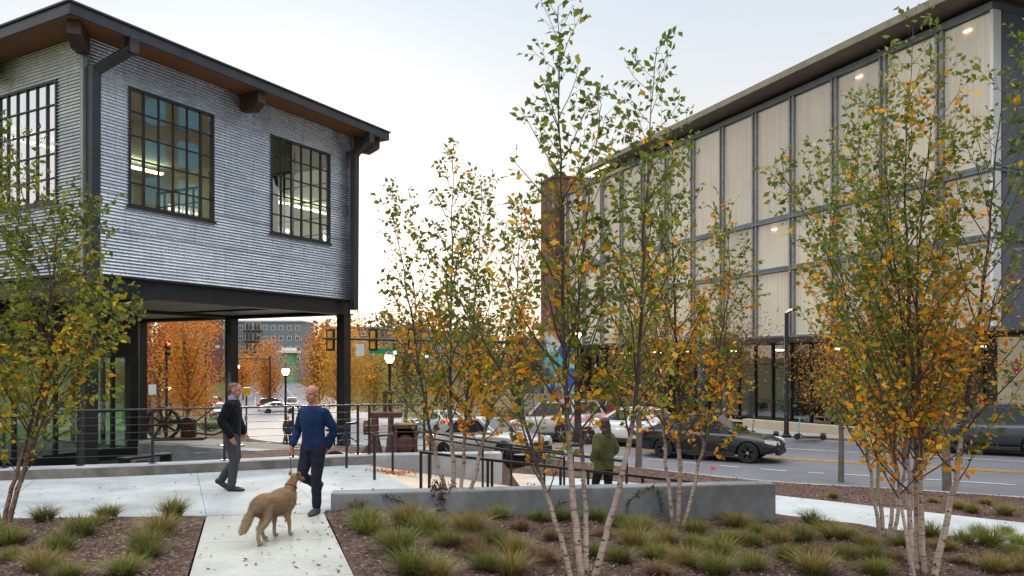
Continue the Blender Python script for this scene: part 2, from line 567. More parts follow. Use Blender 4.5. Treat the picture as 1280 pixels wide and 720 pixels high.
# plaza slab: separate pours with open joints between them
PL, PR = G(258, 645), G(405, 641)                  # mouth of the path
pd = (G(443, 720) - PR).normalized()               # along the path towards the viewer
jd = Vector((-.40, .917, 0)).normalized()          # joints that carry the path's edges across the plaza
kerb_front = [(-14.5, 12.3), (-8.95, 13.5), (-6.56, 14.15), (-4.6, 14.95), (-3.2, 15.5), (-2.78, 15.62)]
def kerb_y(X):
    for (x0, y0), (x1, y1) in zip(kerb_front, kerb_front[1:]):
        if X <= x1: return y0 + (y1 - y0) * (X - x0) / (x1 - x0)
    return kerb_front[-1][1]
def shoot(p):                                      # from a point along the joints to the kerb
    q = Vector(p)
    for _ in range(400):
        if q.y >= kerb_y(q.x) + .02: break
        q = q + jd * .02
    return q
PLk, PRk = shoot(PL), shoot(PR)
base = MB()
gap = .007
def slab(mb, poly, z1=0.0, z0=-1.2):
    c = sum((Vector((p[0], p[1], 0)) for p in poly), Vector()) / len(poly)
    q = []
    for i, p in enumerate(poly):
        a = Vector((p[0], p[1], 0)); d = (c - a).normalized()
        q.append(a + d * gap)
    mb.prism([(p.x, p.y) for p in q], z0, z1)
pl = MB()
left0 = Vector((-14.5, 10.0, 0))
mouthL = Vector((-9.2, PL.y - .30, 0))
kl = [Vector((x, y + .02, 0)) for x, y in kerb_front]
mid_b, mid_t = (mouthL + PL) / 2, None
m1 = mouthL.lerp(PL, .45); m1k = shoot(m1)
slab(pl, [left0, mouthL, m1, m1k] + [p for p in reversed(kl) if p.x < m1k.x])
slab(pl, [m1, PL, PLk] + [p for p in reversed(kl) if m1k.x < p.x < PLk.x] + [m1k])
slab(pl, [PL, PR, PRk] + [p for p in reversed(kl) if PLk.x < p.x < PRk.x] + [PLk])
edge_r = Vector((-2.6, 10.72, 0)); ramp_top = Vector((-2.62, 15.62, 0))
slab(pl, [PR, edge_r + Vector((.0, .1, 0)), Vector((-.86, 11.05, 0)), Vector((-2.87, 15.4, 0))] + [p for p in reversed(kl) if p.x > PRk.x] + [PRk])
tag(pl.build('plaza', M['concrete'], smooth=0), kind='structure')
pt = MB()
for k in range(9):
    a, b = 1.62 * k, 1.62 * (k + 1)
    slab(pt, [PL + pd * a, PL + pd * b, PR + pd * b, PR + pd * a], -.002, -.5)
tag(pt.build('path', M['path_concrete'], smooth=0), kind='structure')
dk = MB()
dk.prism([tuple(p)[:2] for p in ([left0, Vector((-2.6, 10.4, 0)), Vector((-.95, 10.95, 0)), Vector((-2.95, 15.4, 0))] + list(reversed(kl)))], -1.25, -.03)
tag(dk.build('plaza_bed', M['floor_concrete'], smooth=0), kind='structure')

# mulch beds either side of the path
def rough(p, a=.035):
    return a * noise.noise((p[0] * 1.7, p[1] * 1.7, 3)) + a * .5 * noise.noise((p[0] * 6, p[1] * 6, 9))
bl = MB()
def bl_fn(a, b):
    y = 1.0 + (PL.y - .03 - 1.0) * b
    xr = PL.x + pd.x / pd.y * (y - PL.y) - .02
    ytop = PL.y - .30 * a * a
    y = 1.0 + (ytop - .03 - 1.0) * b
    x = xr - 9.5 * a
    e = min(1, a * 12) * min(1, (1 - b) * 14)
    return (x, y, -.012 + e * (.05 + rough((x, y))))
bl.grid(bl_fn, 110, 110)
tag(bl.build('mulch_bed', M['mulch']), kind='structure')
br = MB()
def br_fn(a, b):
    # a across from the path to the right, b from the viewer to the wall / pavement
    X1 = 26.0 * a ** 1.6
    yt = 0.0
    x_at = lambda y: PR.x + pd.x / pd.y * (y - PR.y) + .02
    xt = PR.x + .015 + X1
    if xt < 3.95: yt = 10.66 + (xt + 2.5) * (.9 / 6.45)
    else:
        yt = 11.56 + min(1, (xt - 3.95) / .3) * 0
        # edge of the pavement v=15.9
        yv = (15.2 - xt * V.x) / V.y
        yt = yt + (yv - yt) * sstep(3.96, 4.25, xt)
    y = 1.0 + (yt - 1.0) * b
    xl = x_at(y)
    x = xl + X1 * (1 + .0 * b) if X1 > 6 else xl + X1 + (xt - (x_at(yt) + X1)) * b
    e = min(1, a * 20)
    z = bed(x, y) - .012 + e * (.05 + rough((x, y)))
    return (x, y, z)
br.grid(br_fn, 170, 130)
tag(br.build('mulch_bed', M['mulch']), kind='structure')

# kerb with the guard rail, running on as the wing wall beside the ramp
kw = thing('plaza_kerb', 'low weathered concrete kerb along the back of the plaza', 'kerb', (-6, 14.3, 0))
kb = MB()
kpts = [Vector((x, y, 0)) for x, y in kerb_front]
kpts = resample(kpts, 3)
km = []
prof = [(0, -1.0), (0, .17), (.02, .19), (.36, .19), (.38, .17), (.38, -1.0)]
vs, fs = [], []
for i, p in enumerate(kpts):
    t = (kpts[min(i + 1, len(kpts) - 1)] - kpts[max(i - 1, 0)]).normalized()
    nn = Vector((-t.y, t.x, 0))
    for o, z in prof: vs.append(p + nn * o + ZV * z)
for i in range(len(kpts) - 1):
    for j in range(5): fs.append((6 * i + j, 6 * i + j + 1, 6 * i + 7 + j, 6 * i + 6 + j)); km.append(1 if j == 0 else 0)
fs += [(0, 1, 2, 3, 4, 5), tuple(6 * (len(kpts) - 1) + j for j in (5, 4, 3, 2, 1, 0))]
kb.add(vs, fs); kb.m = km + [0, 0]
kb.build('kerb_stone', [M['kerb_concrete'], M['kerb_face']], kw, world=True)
ww = thing('wing_wall', 'concrete wing wall at the top of the ramp, below the rusty machine', 'wall', (-1.5, 15.9, -.4))
wb = MB()
e0, e1 = Vector((-2.77, 15.62, 0)), Vector((-.2, 15.95, 0))
dn = Vector((-(e1 - e0).y, (e1 - e0).x, 0)).normalized()
wb.prism([tuple(p)[:2] for p in (e0, e1, e1 + dn * .38, e0 + dn * .38)], -1.3, .19)
wb.build('wall_body', M['kerb_concrete'], ww, world=True, bevel=.02)
pw = thing('planter_wall', 'long low grey concrete wall between the grass bed and the ramp', 'wall', (.7, 11.2, 0))
pb = MB()
wd = (WALL_B - WALL_A).normalized(); wn = Vector((-wd.y, wd.x, 0))
pb.prism([tuple(p)[:2] for p in (WALL_A, WALL_B, WALL_B + wn * .3, WALL_A + wn * .3)], -1.3, .25)
pb.build('wall_body', M['wall_concrete'], pw, world=True, bevel=.022)

# raised mulch between wing wall and pavement
rb = MB()
def rb_fn(a, b):
    u = -15.2 + 6.6 * a
    # start just behind the wing wall
    X0 = U.x * u + V.x * 13
    v0 = 13.0
    for _ in range(80):
        X, Y = U.x * u + V.x * v0, U.y * u + V.y * v0
        if Y < e0.y + (X - e0.x) * (e1.y - e0.y) / (e1.x - e0.x) + .42: v0 += .05
        else: break
    vv = v0 + (17.2 - v0) * b
    p = U * u + V * vv
    z = -.22 - .9 * sstep(.75, 1, b) - .9 * sstep(.85, 1, a) + rough(p)
    return (p.x, p.y, z)
rb.grid(rb_fn, 30, 24)
tag(rb.build('mulch_bank', M['mulch']), kind='structure')
# ------------------------------------------------------------------ corrugated building on steel columns
P0 = Vector((-9.375, 17.0, 0))
SL, SD = 8.84, 10.5                                # length of the front face, depth
SROT = math.atan2(V.y, V.x)
shed = thing('corrugated_building', 'raised building clad in corrugated metal, on black steel columns over an open undercroft', 'building', P0, SROT)

def corr_mat():
    m = NT('corrugated_metal')
    v = m.coord()
    sx = m.n('ShaderNodeSeparateXYZ'); m.l(v, sx.inputs[0])
    ad = m.n('ShaderNodeMath', operation='ADD'); m.l(sx.outputs['X'], ad.inputs[0]); m.l(sx.outputs['Y'], ad.inputs[1])
    cb = m.n('ShaderNodeCombineXYZ'); m.l(ad.outputs[0], cb.inputs['X']); m.l(sx.outputs['Z'], cb.inputs['Y'])
    def brick(w, h, off, c1, c2, mort):
        b = m.n('ShaderNodeTexBrick')
        b.offset = off
        b.inputs['Scale'].default_value = 1; b.inputs['Brick Width'].default_value = w; b.inputs['Row Height'].default_value = h
        b.inputs['Mortar Size'].default_value = mort; b.inputs['Color1'].default_value = (*c1, 1); b.inputs['Color2'].default_value = (*c2, 1)
        b.inputs['Mortar'].default_value = (.16, .16, .17, 1)
        m.l(cb.outputs[0], b.inputs['Vector'])
        return b
    sheets = brick(1.9, .84, .5, (.68, .75, .83), (.82, .88, .95), .006)
    bits = brick(.36, .076, .5, (.74, .76, .79), (1, 1, 1), .006)
    st = m.noise(1.5, 5, .65, v, .5)
    sv = m.coord((9, 9, .7)); run = m.noise(1, 5, .7, sv)
    col = m.mix(sheets.outputs['Color'], bits.outputs['Color'], .75, 'MULTIPLY')
    col = m.mix(col, m.ramp(st, [(.3, (.76, .79, .84)), (.6, (1, 1, 1))]), .6, 'MULTIPLY')
    col = m.mix(col, m.ramp(run, [(.32, (.72, .73, .76)), (.5, (1, 1, 1))]), .5, 'MULTIPLY')
    mr = m.n('ShaderNodeMapRange'); mr.inputs['To Min'].default_value = .18; mr.inputs['To Max'].default_value = .36
    m.l(st, mr.inputs['Value'])
    m.set(color=col, metal=.92, rough=mr.outputs['Result'])
    m.bump(bits.outputs['Fac'], .35, .006)
    return m.mat
M['corr'] = corr_mat()
def wood():
    m = NT('stained_timber')
    v = m.coord((.6, 9, 9))
    f = m.noise(5, 5, .6, v, 1.5)
    m.set(color=m.ramp(f, [(.3, (.18, .072, .028)), (.7, (.33, .145, .055))]), rough=.55)
    m.bump(f, .2, .01)
    return m.mat
M['wood'] = wood()
M['dark_wood'] = pm('dark_timber', (.055, .028, .02), .6, 0, .35, 5)

ZB, ZT = 4.03, 9.20                                # cladding from the floor beam to the soffit
WZ0, WZ1 = 5.67, 8.43
def corr_wall(mb, fn, a0, a1, z0, z1):
    """ribbed sheet; fn(a, out, z) places a point"""
    step = .076 / 6
    k = int(round((z1 - z0) / step))
    vs = []
    for i in range(k + 1):
        z = z0 + (z1 - z0) * i / k
        o = .014 * (1 + math.sin(2 * math.pi * z / .076))
        vs += [fn(a0, o, z), fn(a1, o, z)]
    mb.add(vs, [(2 * i, 2 * i + 1, 2 * i + 3, 2 * i + 2) for i in range(k)])

def face(kind):
    if kind == 'front': return (lambda a, o, z: (a, -o, z)), SL
    if kind == 'left': return (lambda a, o, z: (-o, a, z)), SD
    if kind == 'right': return (lambda a, o, z: (SL + o, a, z)), SD
    return (lambda a, o, z: (a, SD + o, z)), SL
WIN = {'front': [(1.05, 3.45), (5.38, 7.78)], 'left': [(.98, 3.38), (4.05, 6.45), (7.12, 9.52)], 'right': [(.98, 3.38), (4.05, 6.45), (7.12, 9.52)], 'back': [(1.05, 3.45), (5.38, 7.78)]}
M['inner_wall'] = pm('inner_wall', (.60, .61, .50), .8, 0, .06, 2)
for kind in ('front', 'left', 'right', 'back'):
    fn, L = face(kind)
    w = MB(); iw = MB()
    edges = [0.0] + [e for p in WIN[kind] for e in p] + [L]
    for i in range(0, len(edges), 2):
        corr_wall(w, fn, edges[i], edges[i + 1], ZB, ZT)
        lo, hi = fn(edges[i] + (.13 if i == 0 else 0), -.10, ZB), fn(edges[i + 1] - (.13 if i == len(edges) - 2 else 0), -.13, ZT)
        iw.span(lo, hi)
    for a0, a1 in WIN[kind]:
        corr_wall(w, fn, a0, a1, ZB, WZ0); corr_wall(w, fn, a0, a1, WZ1, ZT)
        iw.span(fn(a0, -.10, ZB), fn(a1, -.13, WZ0)); iw.span(fn(a0, -.10, WZ1), fn(a1, -.13, ZT))
    w.build('metal_wall', M['corr'], shed, smooth=60, normals=False)
    iw.build('inner_wall', M['inner_wall'], shed, smooth=0)
    for a0, a1 in WIN[kind]:
        f = MB()
        t = .055
        def bar(lo, hi): f.span(fn(lo[0], lo[1], lo[2]), fn(hi[0], hi[1], hi[2]))
        bar((a0, .04, WZ0), (a0 + t, -.10, WZ1)); bar((a1 - t, .04, WZ0), (a1, -.10, WZ1))
        bar((a0 + t, .04, WZ0), (a1 - t, -.10, WZ0 + t)); bar((a0 + t, .04, WZ1 - t), (a1 - t, -.10, WZ1))
        bar((a0 - .05, .06, WZ0 - .05), (a1 + .05, .02, WZ0 - .001))
        for i in range(1, 6):
            x = a0 + (a1 - a0) * i / 6
            th = .032 if i in (1, 5) else .018
            bar((x - th / 1.4, .025, WZ0 + t), (x + th / 1.4, -.045, WZ1 - t))
        for i in range(1, 5):
            z = WZ0 + (WZ1 - WZ0) * i / 5
            bar((a0 + t, .022, z - .014), (a1 - t, -.042, z + .014))
        fo = f.build('window_frame', M['steel'], shed, smooth=0)
        gmb = MB()
        gmb.quad(fn(a0 + .02, -.01, WZ0 + .02), fn(a1 - .02, -.01, WZ0 + .02), fn(a1 - .02, -.01, WZ1 - .02), fn(a0 + .02, -.01, WZ1 - .02))
        gmb.build('window_glass', M['glass'], fo, smooth=0)
# corner trims
for x, y in ((-.02, -.02), (SL + .02, -.02), (-.02, SD + .02), (SL + .02, SD + .02)):
    c = MB(); c.box((x, y, (ZB + ZT) / 2), (.10, .10, ZT - ZB)); c.build('corner_trim', M['galv'], shed, smooth=0)
# inside
i_ = MB(); i_.span((.13, .13, ZB - .02), (SL - .13, SD - .13, ZB + .06)); i_.build('floor_deck', M['floor_concrete'], shed, smooth=0)
i_ = MB(); i_.span((.13, .13, 9.02), (SL - .13, SD - .13, 9.10)); i_.build('ceiling', M['inner_wall'], shed, smooth=0)
for y in (7.9,):
    lt = MB(); lt.span((1.0, y - .09, 8.72), (7.8, y + .09, 8.78)); po = lt.build('tube_light', M['tube_on'], shed, smooth=0)
    lt = MB()
    for x in (1.6, 4.4, 7.2): lt.tube([(x, y, 8.781), (x, y, 9.018)], .008, 5)
    lt.build('hanger', M['steel'], po)
for x, y in ((1.5, 3.2), (5.2, 6.5)):
    lt = MB(); lt.ell((x, y, 7.3), (.07, .07, .06)); po = lt.build('pendant_light', M['warm_on'], shed)
    lt = MB(); lt.tube([(x, y, 7.37), (x, y, 9.015)], .008, 5); lt.build('cord', M['steel'], po)
# roof
OH = .77
r = MB(); r.span((-OH, -OH, 9.27), (SL + OH, SD + OH, 9.40)); roof = r.build('roof', M['fascia'], shed, smooth=0)
f = MB()
for lo, hi in (((-OH - .05, -OH - .05, 9.20), (SL + OH + .05, -OH, 9.47)), ((-OH - .05, SD + OH, 9.20), (SL + OH + .05, SD + OH + .05, 9.47)),
               ((-OH - .05, -OH, 9.20), (-OH, SD + OH, 9.47)), ((SL + OH, -OH, 9.20), (SL + OH + .05, SD + OH, 9.47))):
    f.span(lo, hi)
for lo, hi in (((-OH - .09, -OH - .09, 9.44), (SL + OH + .09, -OH - .051, 9.49)), ((-OH - .09, -OH - .05, 9.44), (-OH - .051, SD + OH, 9.49))):
    f.span(lo, hi)
f.build('fascia', M['fascia'], roof, smooth=0, bevel=.008)
s_ = MB()
k = 7
for i in range(k):                                  # soffit boards
    a, b = OH * i / k, OH * (i + 1) / k - .006
    s_.span((-b, -b, 9.215), (SL + b, -a, 9.265)); s_.span((-b, -a, 9.215), (-a, SD + a, 9.265))
    s_.span((SL + a, -a, 9.215), (SL + b, SD + a, 9.265)); s_.span((-b, SD + a, 9.215), (SL + b, SD + b, 9.265))
s_.build('soffit', M['wood'], roof, smooth=0)
def bracket(p, d, L=.66):
    b = MB()
    d = Vector((*d, 0)).normalized(); sd = Vector((-d.y, d.x, 0))
    w = .13
    prof = [(0, 8.78), (L * .62, 8.72), (L, 8.92), (L, 9.212), (0, 9.212)]
    vs = [Vector((p[0], p[1], 0)) + d * o + sd * s * w + ZV * z for s in (-1, 1) for o, z in prof]
    b.add(vs, [(4, 3, 2, 1, 0), (5, 6, 7, 8, 9)] + [(i, (i + 1) % 5, 5 + (i + 1) % 5, 5 + i) for i in range(5)])
    b.build('timber_bracket', M['dark_wood'], roof, smooth=0)
bracket((-.03, -.03), (-.7, -.7), .8); bracket((SL + .03, -.03), (.7, -.7), .8)
bracket((4.42, -.04), (0, -1))
for y in (3.7, 7.4): bracket((-.04, y), (-1, 0)); bracket((SL + .04, y), (1, 0))
# floor beams and columns
b = MB()
def ibeam(p, q, z0=3.55, z1=ZB - .004, w=.30):
    p, q = Vector((*p, 0)), Vector((*q, 0))
    b.beam(p + ZV * (z0 + .02), q + ZV * (z0 + .02), w, .04); b.beam(p + ZV * (z1 - .02), q + ZV * (z1 - .02), w, .04)
    b.beam(p + ZV * (z0 + z1) / 2, q + ZV * (z0 + z1) / 2, .05, z1 - z0 - .08)
ibeam((0, .12), (SL, .12)); ibeam((0, SD - .12), (SL, SD - .12)); ibeam((.15, .3), (.15, SD - .3)); ibeam((SL - .15, .3), (SL - .15, SD - .3))
b.build('edge_beam', M['steel'], shed, smooth=0)
b = MB()
for y in (5.3,): b.beam((.35, y, 3.62), (SL - .35, y, 3.62), .16, .10)
for x in (2.4, 6.44): b.beam((x, .3, 3.645), (x, 5.2, 3.645), .10, .05)
b.build('cross_beam', M['steel'], shed, smooth=0)
b = MB()
for i in range(4):
    for j in range(4):
        b.span((.33 + i * 2.06, .33 + j * 2.47, 3.672), (.33 + i * 2.06 + 2.04, .33 + j * 2.47 + 2.45, 3.70))
b.build('underside_panel', M['under'], shed, smooth=0)
for x, y in ((.2, .2), (SL - .2, .2), (SL - .2, 5.3), (SL - .2, SD - .25), (.2, 5.3), (.2, SD - .25)):
    cb = MB()
    w = .31
    cb.box((x, y - w / 2 + .02, 1.3), (w, .04, 4.5)); cb.box((x, y + w / 2 - .02, 1.3), (w, .04, 4.5)); cb.box((x, y, 1.3), (.05, w - .08, 4.5))
    for dx in (-.12, .12): cb.box((x + dx, y, 1.3), (.03, w - .08, 4.5))
    cb.box((x, y, -.86), (.6, .6, .04))
    cb.build('column', M['steel'], shed, smooth=0)
# gutter downpipes
for s, x0 in ((1, .06), (-1, SL + .06)):
    d = MB()
    if s == 1: path = [(.62, -OH - .0, 9.24), (.62, -OH + .02, 8.98), (.10, -.20, 8.42), (.10, -.17, 3.7)]
    else: path = [(SL - .1, -OH + .0, 9.24), (SL - .1, -OH + .02, 9.02), (SL - .14, -.2, 8.62), (SL - .14, -.17, 3.7)]
    for p, q in zip(path, path[1:]): d.beam(p, q, .21, .20, up=(0, -1, 0))
    for p in path[1:3]: d.box(p, (.215, .215, .215))
    d.build('downpipe', M['fascia'], shed, smooth=0, bevel=.01)
# undercroft floor
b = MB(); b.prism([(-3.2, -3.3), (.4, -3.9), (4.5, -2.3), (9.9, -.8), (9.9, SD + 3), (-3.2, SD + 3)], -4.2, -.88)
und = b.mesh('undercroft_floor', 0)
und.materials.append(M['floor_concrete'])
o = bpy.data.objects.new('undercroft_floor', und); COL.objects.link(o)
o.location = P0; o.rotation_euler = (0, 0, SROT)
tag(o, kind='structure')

# glass pavilion under the building
gp = thing('glass_pavilion', 'black framed glass room under the corrugated building, reflecting green', 'glass room', P0, SROT)
fr = MB(); gl = MB()
X0, X1, Y0, Y1, ZF = -3.0, 5.0, 5.5, 10.2, -.6
fr.span((X0, Y0 - .1, 2.2), (X1 + .1, Y1 + .1, 3.52))
fr.span((X0, Y0 - .06, ZF - .28), (X1 + .06, Y0 + .06, ZF + .06))
fr.span((X1 - .06, Y0 + .061, ZF - .28), (X1 + .06, Y1, ZF + .06))
xs_ = [-2.9, -1.7, -.5, .65, 1.48, 2.6, 3.77, 4.33, X1]
for x in xs_: fr.span((x - .05, Y0 - .055, ZF + .061), (x + .05, Y0 + .055, 2.199))
fr.span((X0, Y0 - .04, .55), (X1, Y0 + .04, .61))
for y in (7.0, 8.6, Y1): fr.span((X1 - .055, y - .05, ZF + .061), (X1 + .055, y + .05, 2.199))
fr.span((4.86, Y0 - .07, -.88), (5.14, Y0 + .2, 2.199))
fo = fr.build('frame', M['steel'], gp, smooth=0)
gl.quad((X0, Y0, ZF), (X1, Y0, ZF), (X1, Y0, 2.2), (X0, Y0, 2.2)); gl.quad((X1, Y0 + .06, ZF), (X1, Y1, ZF), (X1, Y1, 2.2), (X1, Y0 + .06, 2.2))
M['green_glass'] = glass('green_tinted_glass', (.66, .88, .72), .20, .01, .05)
gl.build('glass_wall', M['green_glass'], gp, smooth=0)
fl = MB(); fl.span((X0, Y0 + .1, ZF - .2), (X1 - .1, Y1, ZF)); fl.build('floor', M['floor_concrete'], gp, smooth=0)
gl = MB(); gl.quad((X0, Y1, ZF), (X1, Y1, ZF), (X1, Y1, 2.2), (X0, Y1, 2.2)); gl.build('glass_wall', M['green_glass'], gp, smooth=0)
lw = MB(); lw.grid(lambda a, b: (-8 + 12.6 * a, 13.6 + 26 * b, -.84 + .25 * b + .05 * noise.noise((a * 9, b * 9, 1))), 12, 24)
lm = lw.mesh('lawn', 0); lm.materials.append(pm('lawn_green', (.12, .20, .05), .95, 0, .35, 2, .5, 50))
lo = bpy.data.objects.new('lawn', lm); COL.objects.link(lo); lo.location = P0; lo.rotation_euler = (0, 0, SROT); tag(lo, kind='structure')
# ------------------------------------------------------------------ long building across the street
C0 = Vector((18.25, 29.5, 0))
DV = Vector((-.387, .922, 0)).normalized()
BROT = math.atan2(DV.y, DV.x)                      # local x along the facade, local y out towards the street
blk = thing('screened_building', 'long building across the street with tall cream translucent bays under a thin overhanging roof', 'building', C0, BROT)
def shade_mat():
    m = NT('cream_screen')
    v = m.coord()
    vs = m.coord((14, 1, .12))
    a = m.noise(2.0, 4, .6, vs); b = m.noise(.35, 3, .5, v); c = m.noise(40, 2, .5, m.coord((6, 1, .3)))
    col = m.ramp(a, [(.3, (.34, .30, .235)), (.7, (.46, .42, .345))])
    col = m.mix(col, m.ramp(b, [(.3, (.82, .82, .80)), (.7, (1, 1, 1))]), .8, 'MULTIPLY')
    col = m.mix(col, m.ramp(c, [(.35, (.84, .84, .84)), (.6, (1, 1, 1))]), .7, 'MULTIPLY')
    sx = m.n('ShaderNodeSeparateXYZ'); m.l(v, sx.inputs[0])
    off = m.n('ShaderNodeMath', operation='MULTIPLY_ADD'); m.l(sx.outputs['X'], off.inputs[0]); off.inputs[1].default_value = 1 / 2.78; off.inputs[2].default_value = -2.21 / 2.78
    fl_ = m.n('ShaderNodeMath', operation='FLOOR'); m.l(off.outputs[0], fl_.inputs[0])
    zr = m.n('ShaderNodeMath', operation='GREATER_THAN'); m.l(sx.outputs['Z'], zr.inputs[0]); zr.inputs[1].default_value = 9.4
    zq = m.n('ShaderNodeMath', operation='MULTIPLY_ADD'); m.l(zr.outputs[0], zq.inputs[0]); zq.inputs[1].default_value = 37.0; m.l(fl_.outputs[0], zq.inputs[2])
    wn = m.n('ShaderNodeTexWhiteNoise'); wn.noise_dimensions = '1D'; m.l(zq.outputs[0], wn.inputs['W'])
    col = m.mix(col, m.ramp(wn.outputs['Value'], [(0, (.80, .80, .81)), (1, (1, 1, .98))]), 1.0, 'MULTIPLY')      # each blind hangs a little differently
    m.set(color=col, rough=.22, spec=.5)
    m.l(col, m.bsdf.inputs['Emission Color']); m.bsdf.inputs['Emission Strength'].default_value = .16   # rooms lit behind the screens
    return m.mat
M['screen'] = shade_mat()
M['pier'] = pm('brushed_metal_pier', (.26, .26, .27), .35, .5, .25, 3)
M['ledge'] = pm('blue_grey_ledge', (.16, .19, .22), .4, .3, .15, 2)
M['edge_white'] = pm('bright_edge', (.72, .72, .70), .4, 0, .05, 4)
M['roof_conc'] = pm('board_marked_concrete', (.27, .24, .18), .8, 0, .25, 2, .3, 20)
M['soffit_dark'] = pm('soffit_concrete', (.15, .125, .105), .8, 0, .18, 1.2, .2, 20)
M['grey_panel'] = pm('grey_metal_panel', (.20, .21, .24), .35, .4, .10, .7)
M['brick'] = None
def brickmat(name, c1, c2, mort, sc=1):
    m = NT(name)
    v = m.coord()
    sx = m.n('ShaderNodeSeparateXYZ'); m.l(v, sx.inputs[0])
    ad = m.n('ShaderNodeMath', operation='ADD'); m.l(sx.outputs['X'], ad.inputs[0]); m.l(sx.outputs['Y'], ad.inputs[1])
    cb = m.n('ShaderNodeCombineXYZ'); m.l(ad.outputs[0], cb.inputs['X']); m.l(sx.outputs['Z'], cb.inputs['Y'])
    b = m.n('ShaderNodeTexBrick'); b.inputs['Scale'].default_value = sc; b.inputs['Brick Width'].default_value = .42; b.inputs['Row Height'].default_value = .14
    b.inputs['Mortar Size'].default_value = .012
    b.inputs['Color1'].default_value = (*c1, 1); b.inputs['Color2'].default_value = (*c2, 1); b.inputs['Mortar'].default_value = (*mort, 1)
    m.l(cb.outputs[0], b.inputs['Vector'])
    m.set(color=m.mix(b.outputs['Color'], m.ramp(m.noise(1.2, 5, .6, v), [(.3, (.7, .7, .7)), (.65, (1, 1, 1))]), .6, 'MULTIPLY'), rough=.85)
    return m.mat
M['brick'] = brickmat('red_brown_brick', (.20, .075, .055), (.15, .055, .045), (.16, .12, .10))
FL = 36.3
rows = [(3.42, 6.70), (6.98, 9.32), (9.62, 15.42)]
piers = [2.21 + 2.78 * i for i in range(13) if 2.21 + 2.78 * i < FL]
core = MB(); core.span((.06, -26, 3.36), (FL - .05, -.75, 15.55)); core.build('building_core', M['grey_panel'], blk, smooth=0)
ed = [.05] + piers + [FL]
pw_ = .18
for j, (z0, z1) in enumerate(rows):
    sc = MB(); wh = MB()
    for i in range(len(ed) - 1):
        a = ed[i] + (pw_ if i else .03); b = ed[i + 1] - (pw_ if i < len(ed) - 2 else .03)
        sc.quad((a, -.10, z0), (b, -.10, z0), (b, -.10, z1), (a, -.10, z1))
        t = .035
        wh.span((a, -.12, z0), (a + t, -.06, z1)); wh.span((b - t, -.12, z0), (b, -.06, z1))
        wh.span((a + t, -.12, z1 - t), (b - t, -.06, z1)); wh.span((a + t, -.12, z0), (b - t, -.06, z0 + t))
        if j == 2 and i in (0, 2) or j == 1 and i == 4:
            dl = MB(); dl.box(((a + b) / 2, -.04, z1 - .35), (.30, .04, .04)); dl.build('downlight', M['warm_on'], blk, smooth=0)
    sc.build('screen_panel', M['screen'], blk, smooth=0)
    wh.build('panel_frame', M['edge_white'], blk, smooth=0)
for x in piers:
    p = MB()
    p.span((x - pw_, -.3, 3.36), (x - pw_ + .1, .09, 15.45)); p.span((x + pw_ - .1, -.3, 3.36), (x + pw_, .09, 15.45)); p.span((x - pw_ + .101, -.3, 3.36), (x + pw_ - .101, .02, 15.45))
    p.build('pier', M['pier'], blk, smooth=0)
for z0, z1, o in ((6.71, 6.82, .16), (6.86, 6.97, .05), (9.33, 9.44, .16), (9.48, 9.61, .05), (15.46, 15.72, .13), (3.30, 3.41, .14)):
    l = MB(); l.span((-.10, -.4, z0), (FL, o, z1)); l.span((-.10 - o * .3, -22, z0 + .002), (-.001, -.401, z1 - .002))
    l.build('ledge', M['ledge'], blk, smooth=0)
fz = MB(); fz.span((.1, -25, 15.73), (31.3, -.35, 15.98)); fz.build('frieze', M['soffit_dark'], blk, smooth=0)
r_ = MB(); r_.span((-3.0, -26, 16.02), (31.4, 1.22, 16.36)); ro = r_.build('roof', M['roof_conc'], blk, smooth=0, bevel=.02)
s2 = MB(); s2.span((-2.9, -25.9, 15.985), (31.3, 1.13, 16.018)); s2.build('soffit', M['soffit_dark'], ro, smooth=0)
ls = MB(); ls.span((27.4, .72, 15.94), (31.0, .80, 15.984)); ls.span((30.92, -.30, 15.94), (31.0, .719, 15.984)); ls.build('strip_light', M['warm_on'], ro, smooth=0)
r_ = MB(); r_.span((31.42, -26, 15.73), (FL + .1, .10, 15.95)); r_.build('low_roof', M['ledge'], blk, smooth=0)
# side wall turning the corner
sw = MB()
for z0, z1 in rows:
    for k in range(7):
        sw.span((-.06, -.5 - 3.0 * (k + 1) + .03, z0 - .05), (.055, -.5 - 3.0 * k, z1 + .05))
sw.build('side_panel', M['grey_panel'], blk, smooth=0)
cp = MB(); cp.span((-.09, -.38, 3.42), (.045, .06, 15.45)); cp.build('corner_post', M['edge_white'], blk, smooth=0)
# ground floor
GF = -1.10
st = MB(); stg = MB()
x = .55
while x < FL - 1:
    st.span((x - .045, -1.1, GF + .1), (x + .045, -.9, 3.05)); x += 1.39
st.span((.02, -1.1, GF), (.49, -.35, 3.05)); st.span((.5, -1.12, GF), (FL, -.88, GF + .099)); st.span((.5, -1.12, 3.051), (FL, -.88, 3.29)); st.span((.5, -1.06, 1.9), (FL, -.94, 1.97)); st.span((.5, -1.06, -.05), (FL, -.94, .0))
sf = st.build('storefront_frame', M['steel'], blk, smooth=0)
stg.quad((.5, -1, GF), (FL, -1, GF), (FL, -1, 3.06), (.5, -1, 3.06)); stg.build('storefront_glass', M['store_glass'], sf, smooth=0)
ca = MB(); ca.span((-.06, -1.3, 3.05), (FL, 1.0, 3.085)); ca.span((-.06, 1.001, 3.02), (FL, 1.06, 3.27)); ca.span((-.06, -.85, 3.14), (FL, .9, 3.17)); ca.build('canopy', M['steel'], blk, smooth=0)
M['cream_wall'] = pm('cream_stone', (.50, .43, .30), .75, 0, .12, 2, .15, 40)
pr = MB(); pr.span((-.28, -2.3, GF - .3), (.0, -.30, 3.01)); 
pr.build('stone_pier', M['cream_wall'], blk, smooth=0)
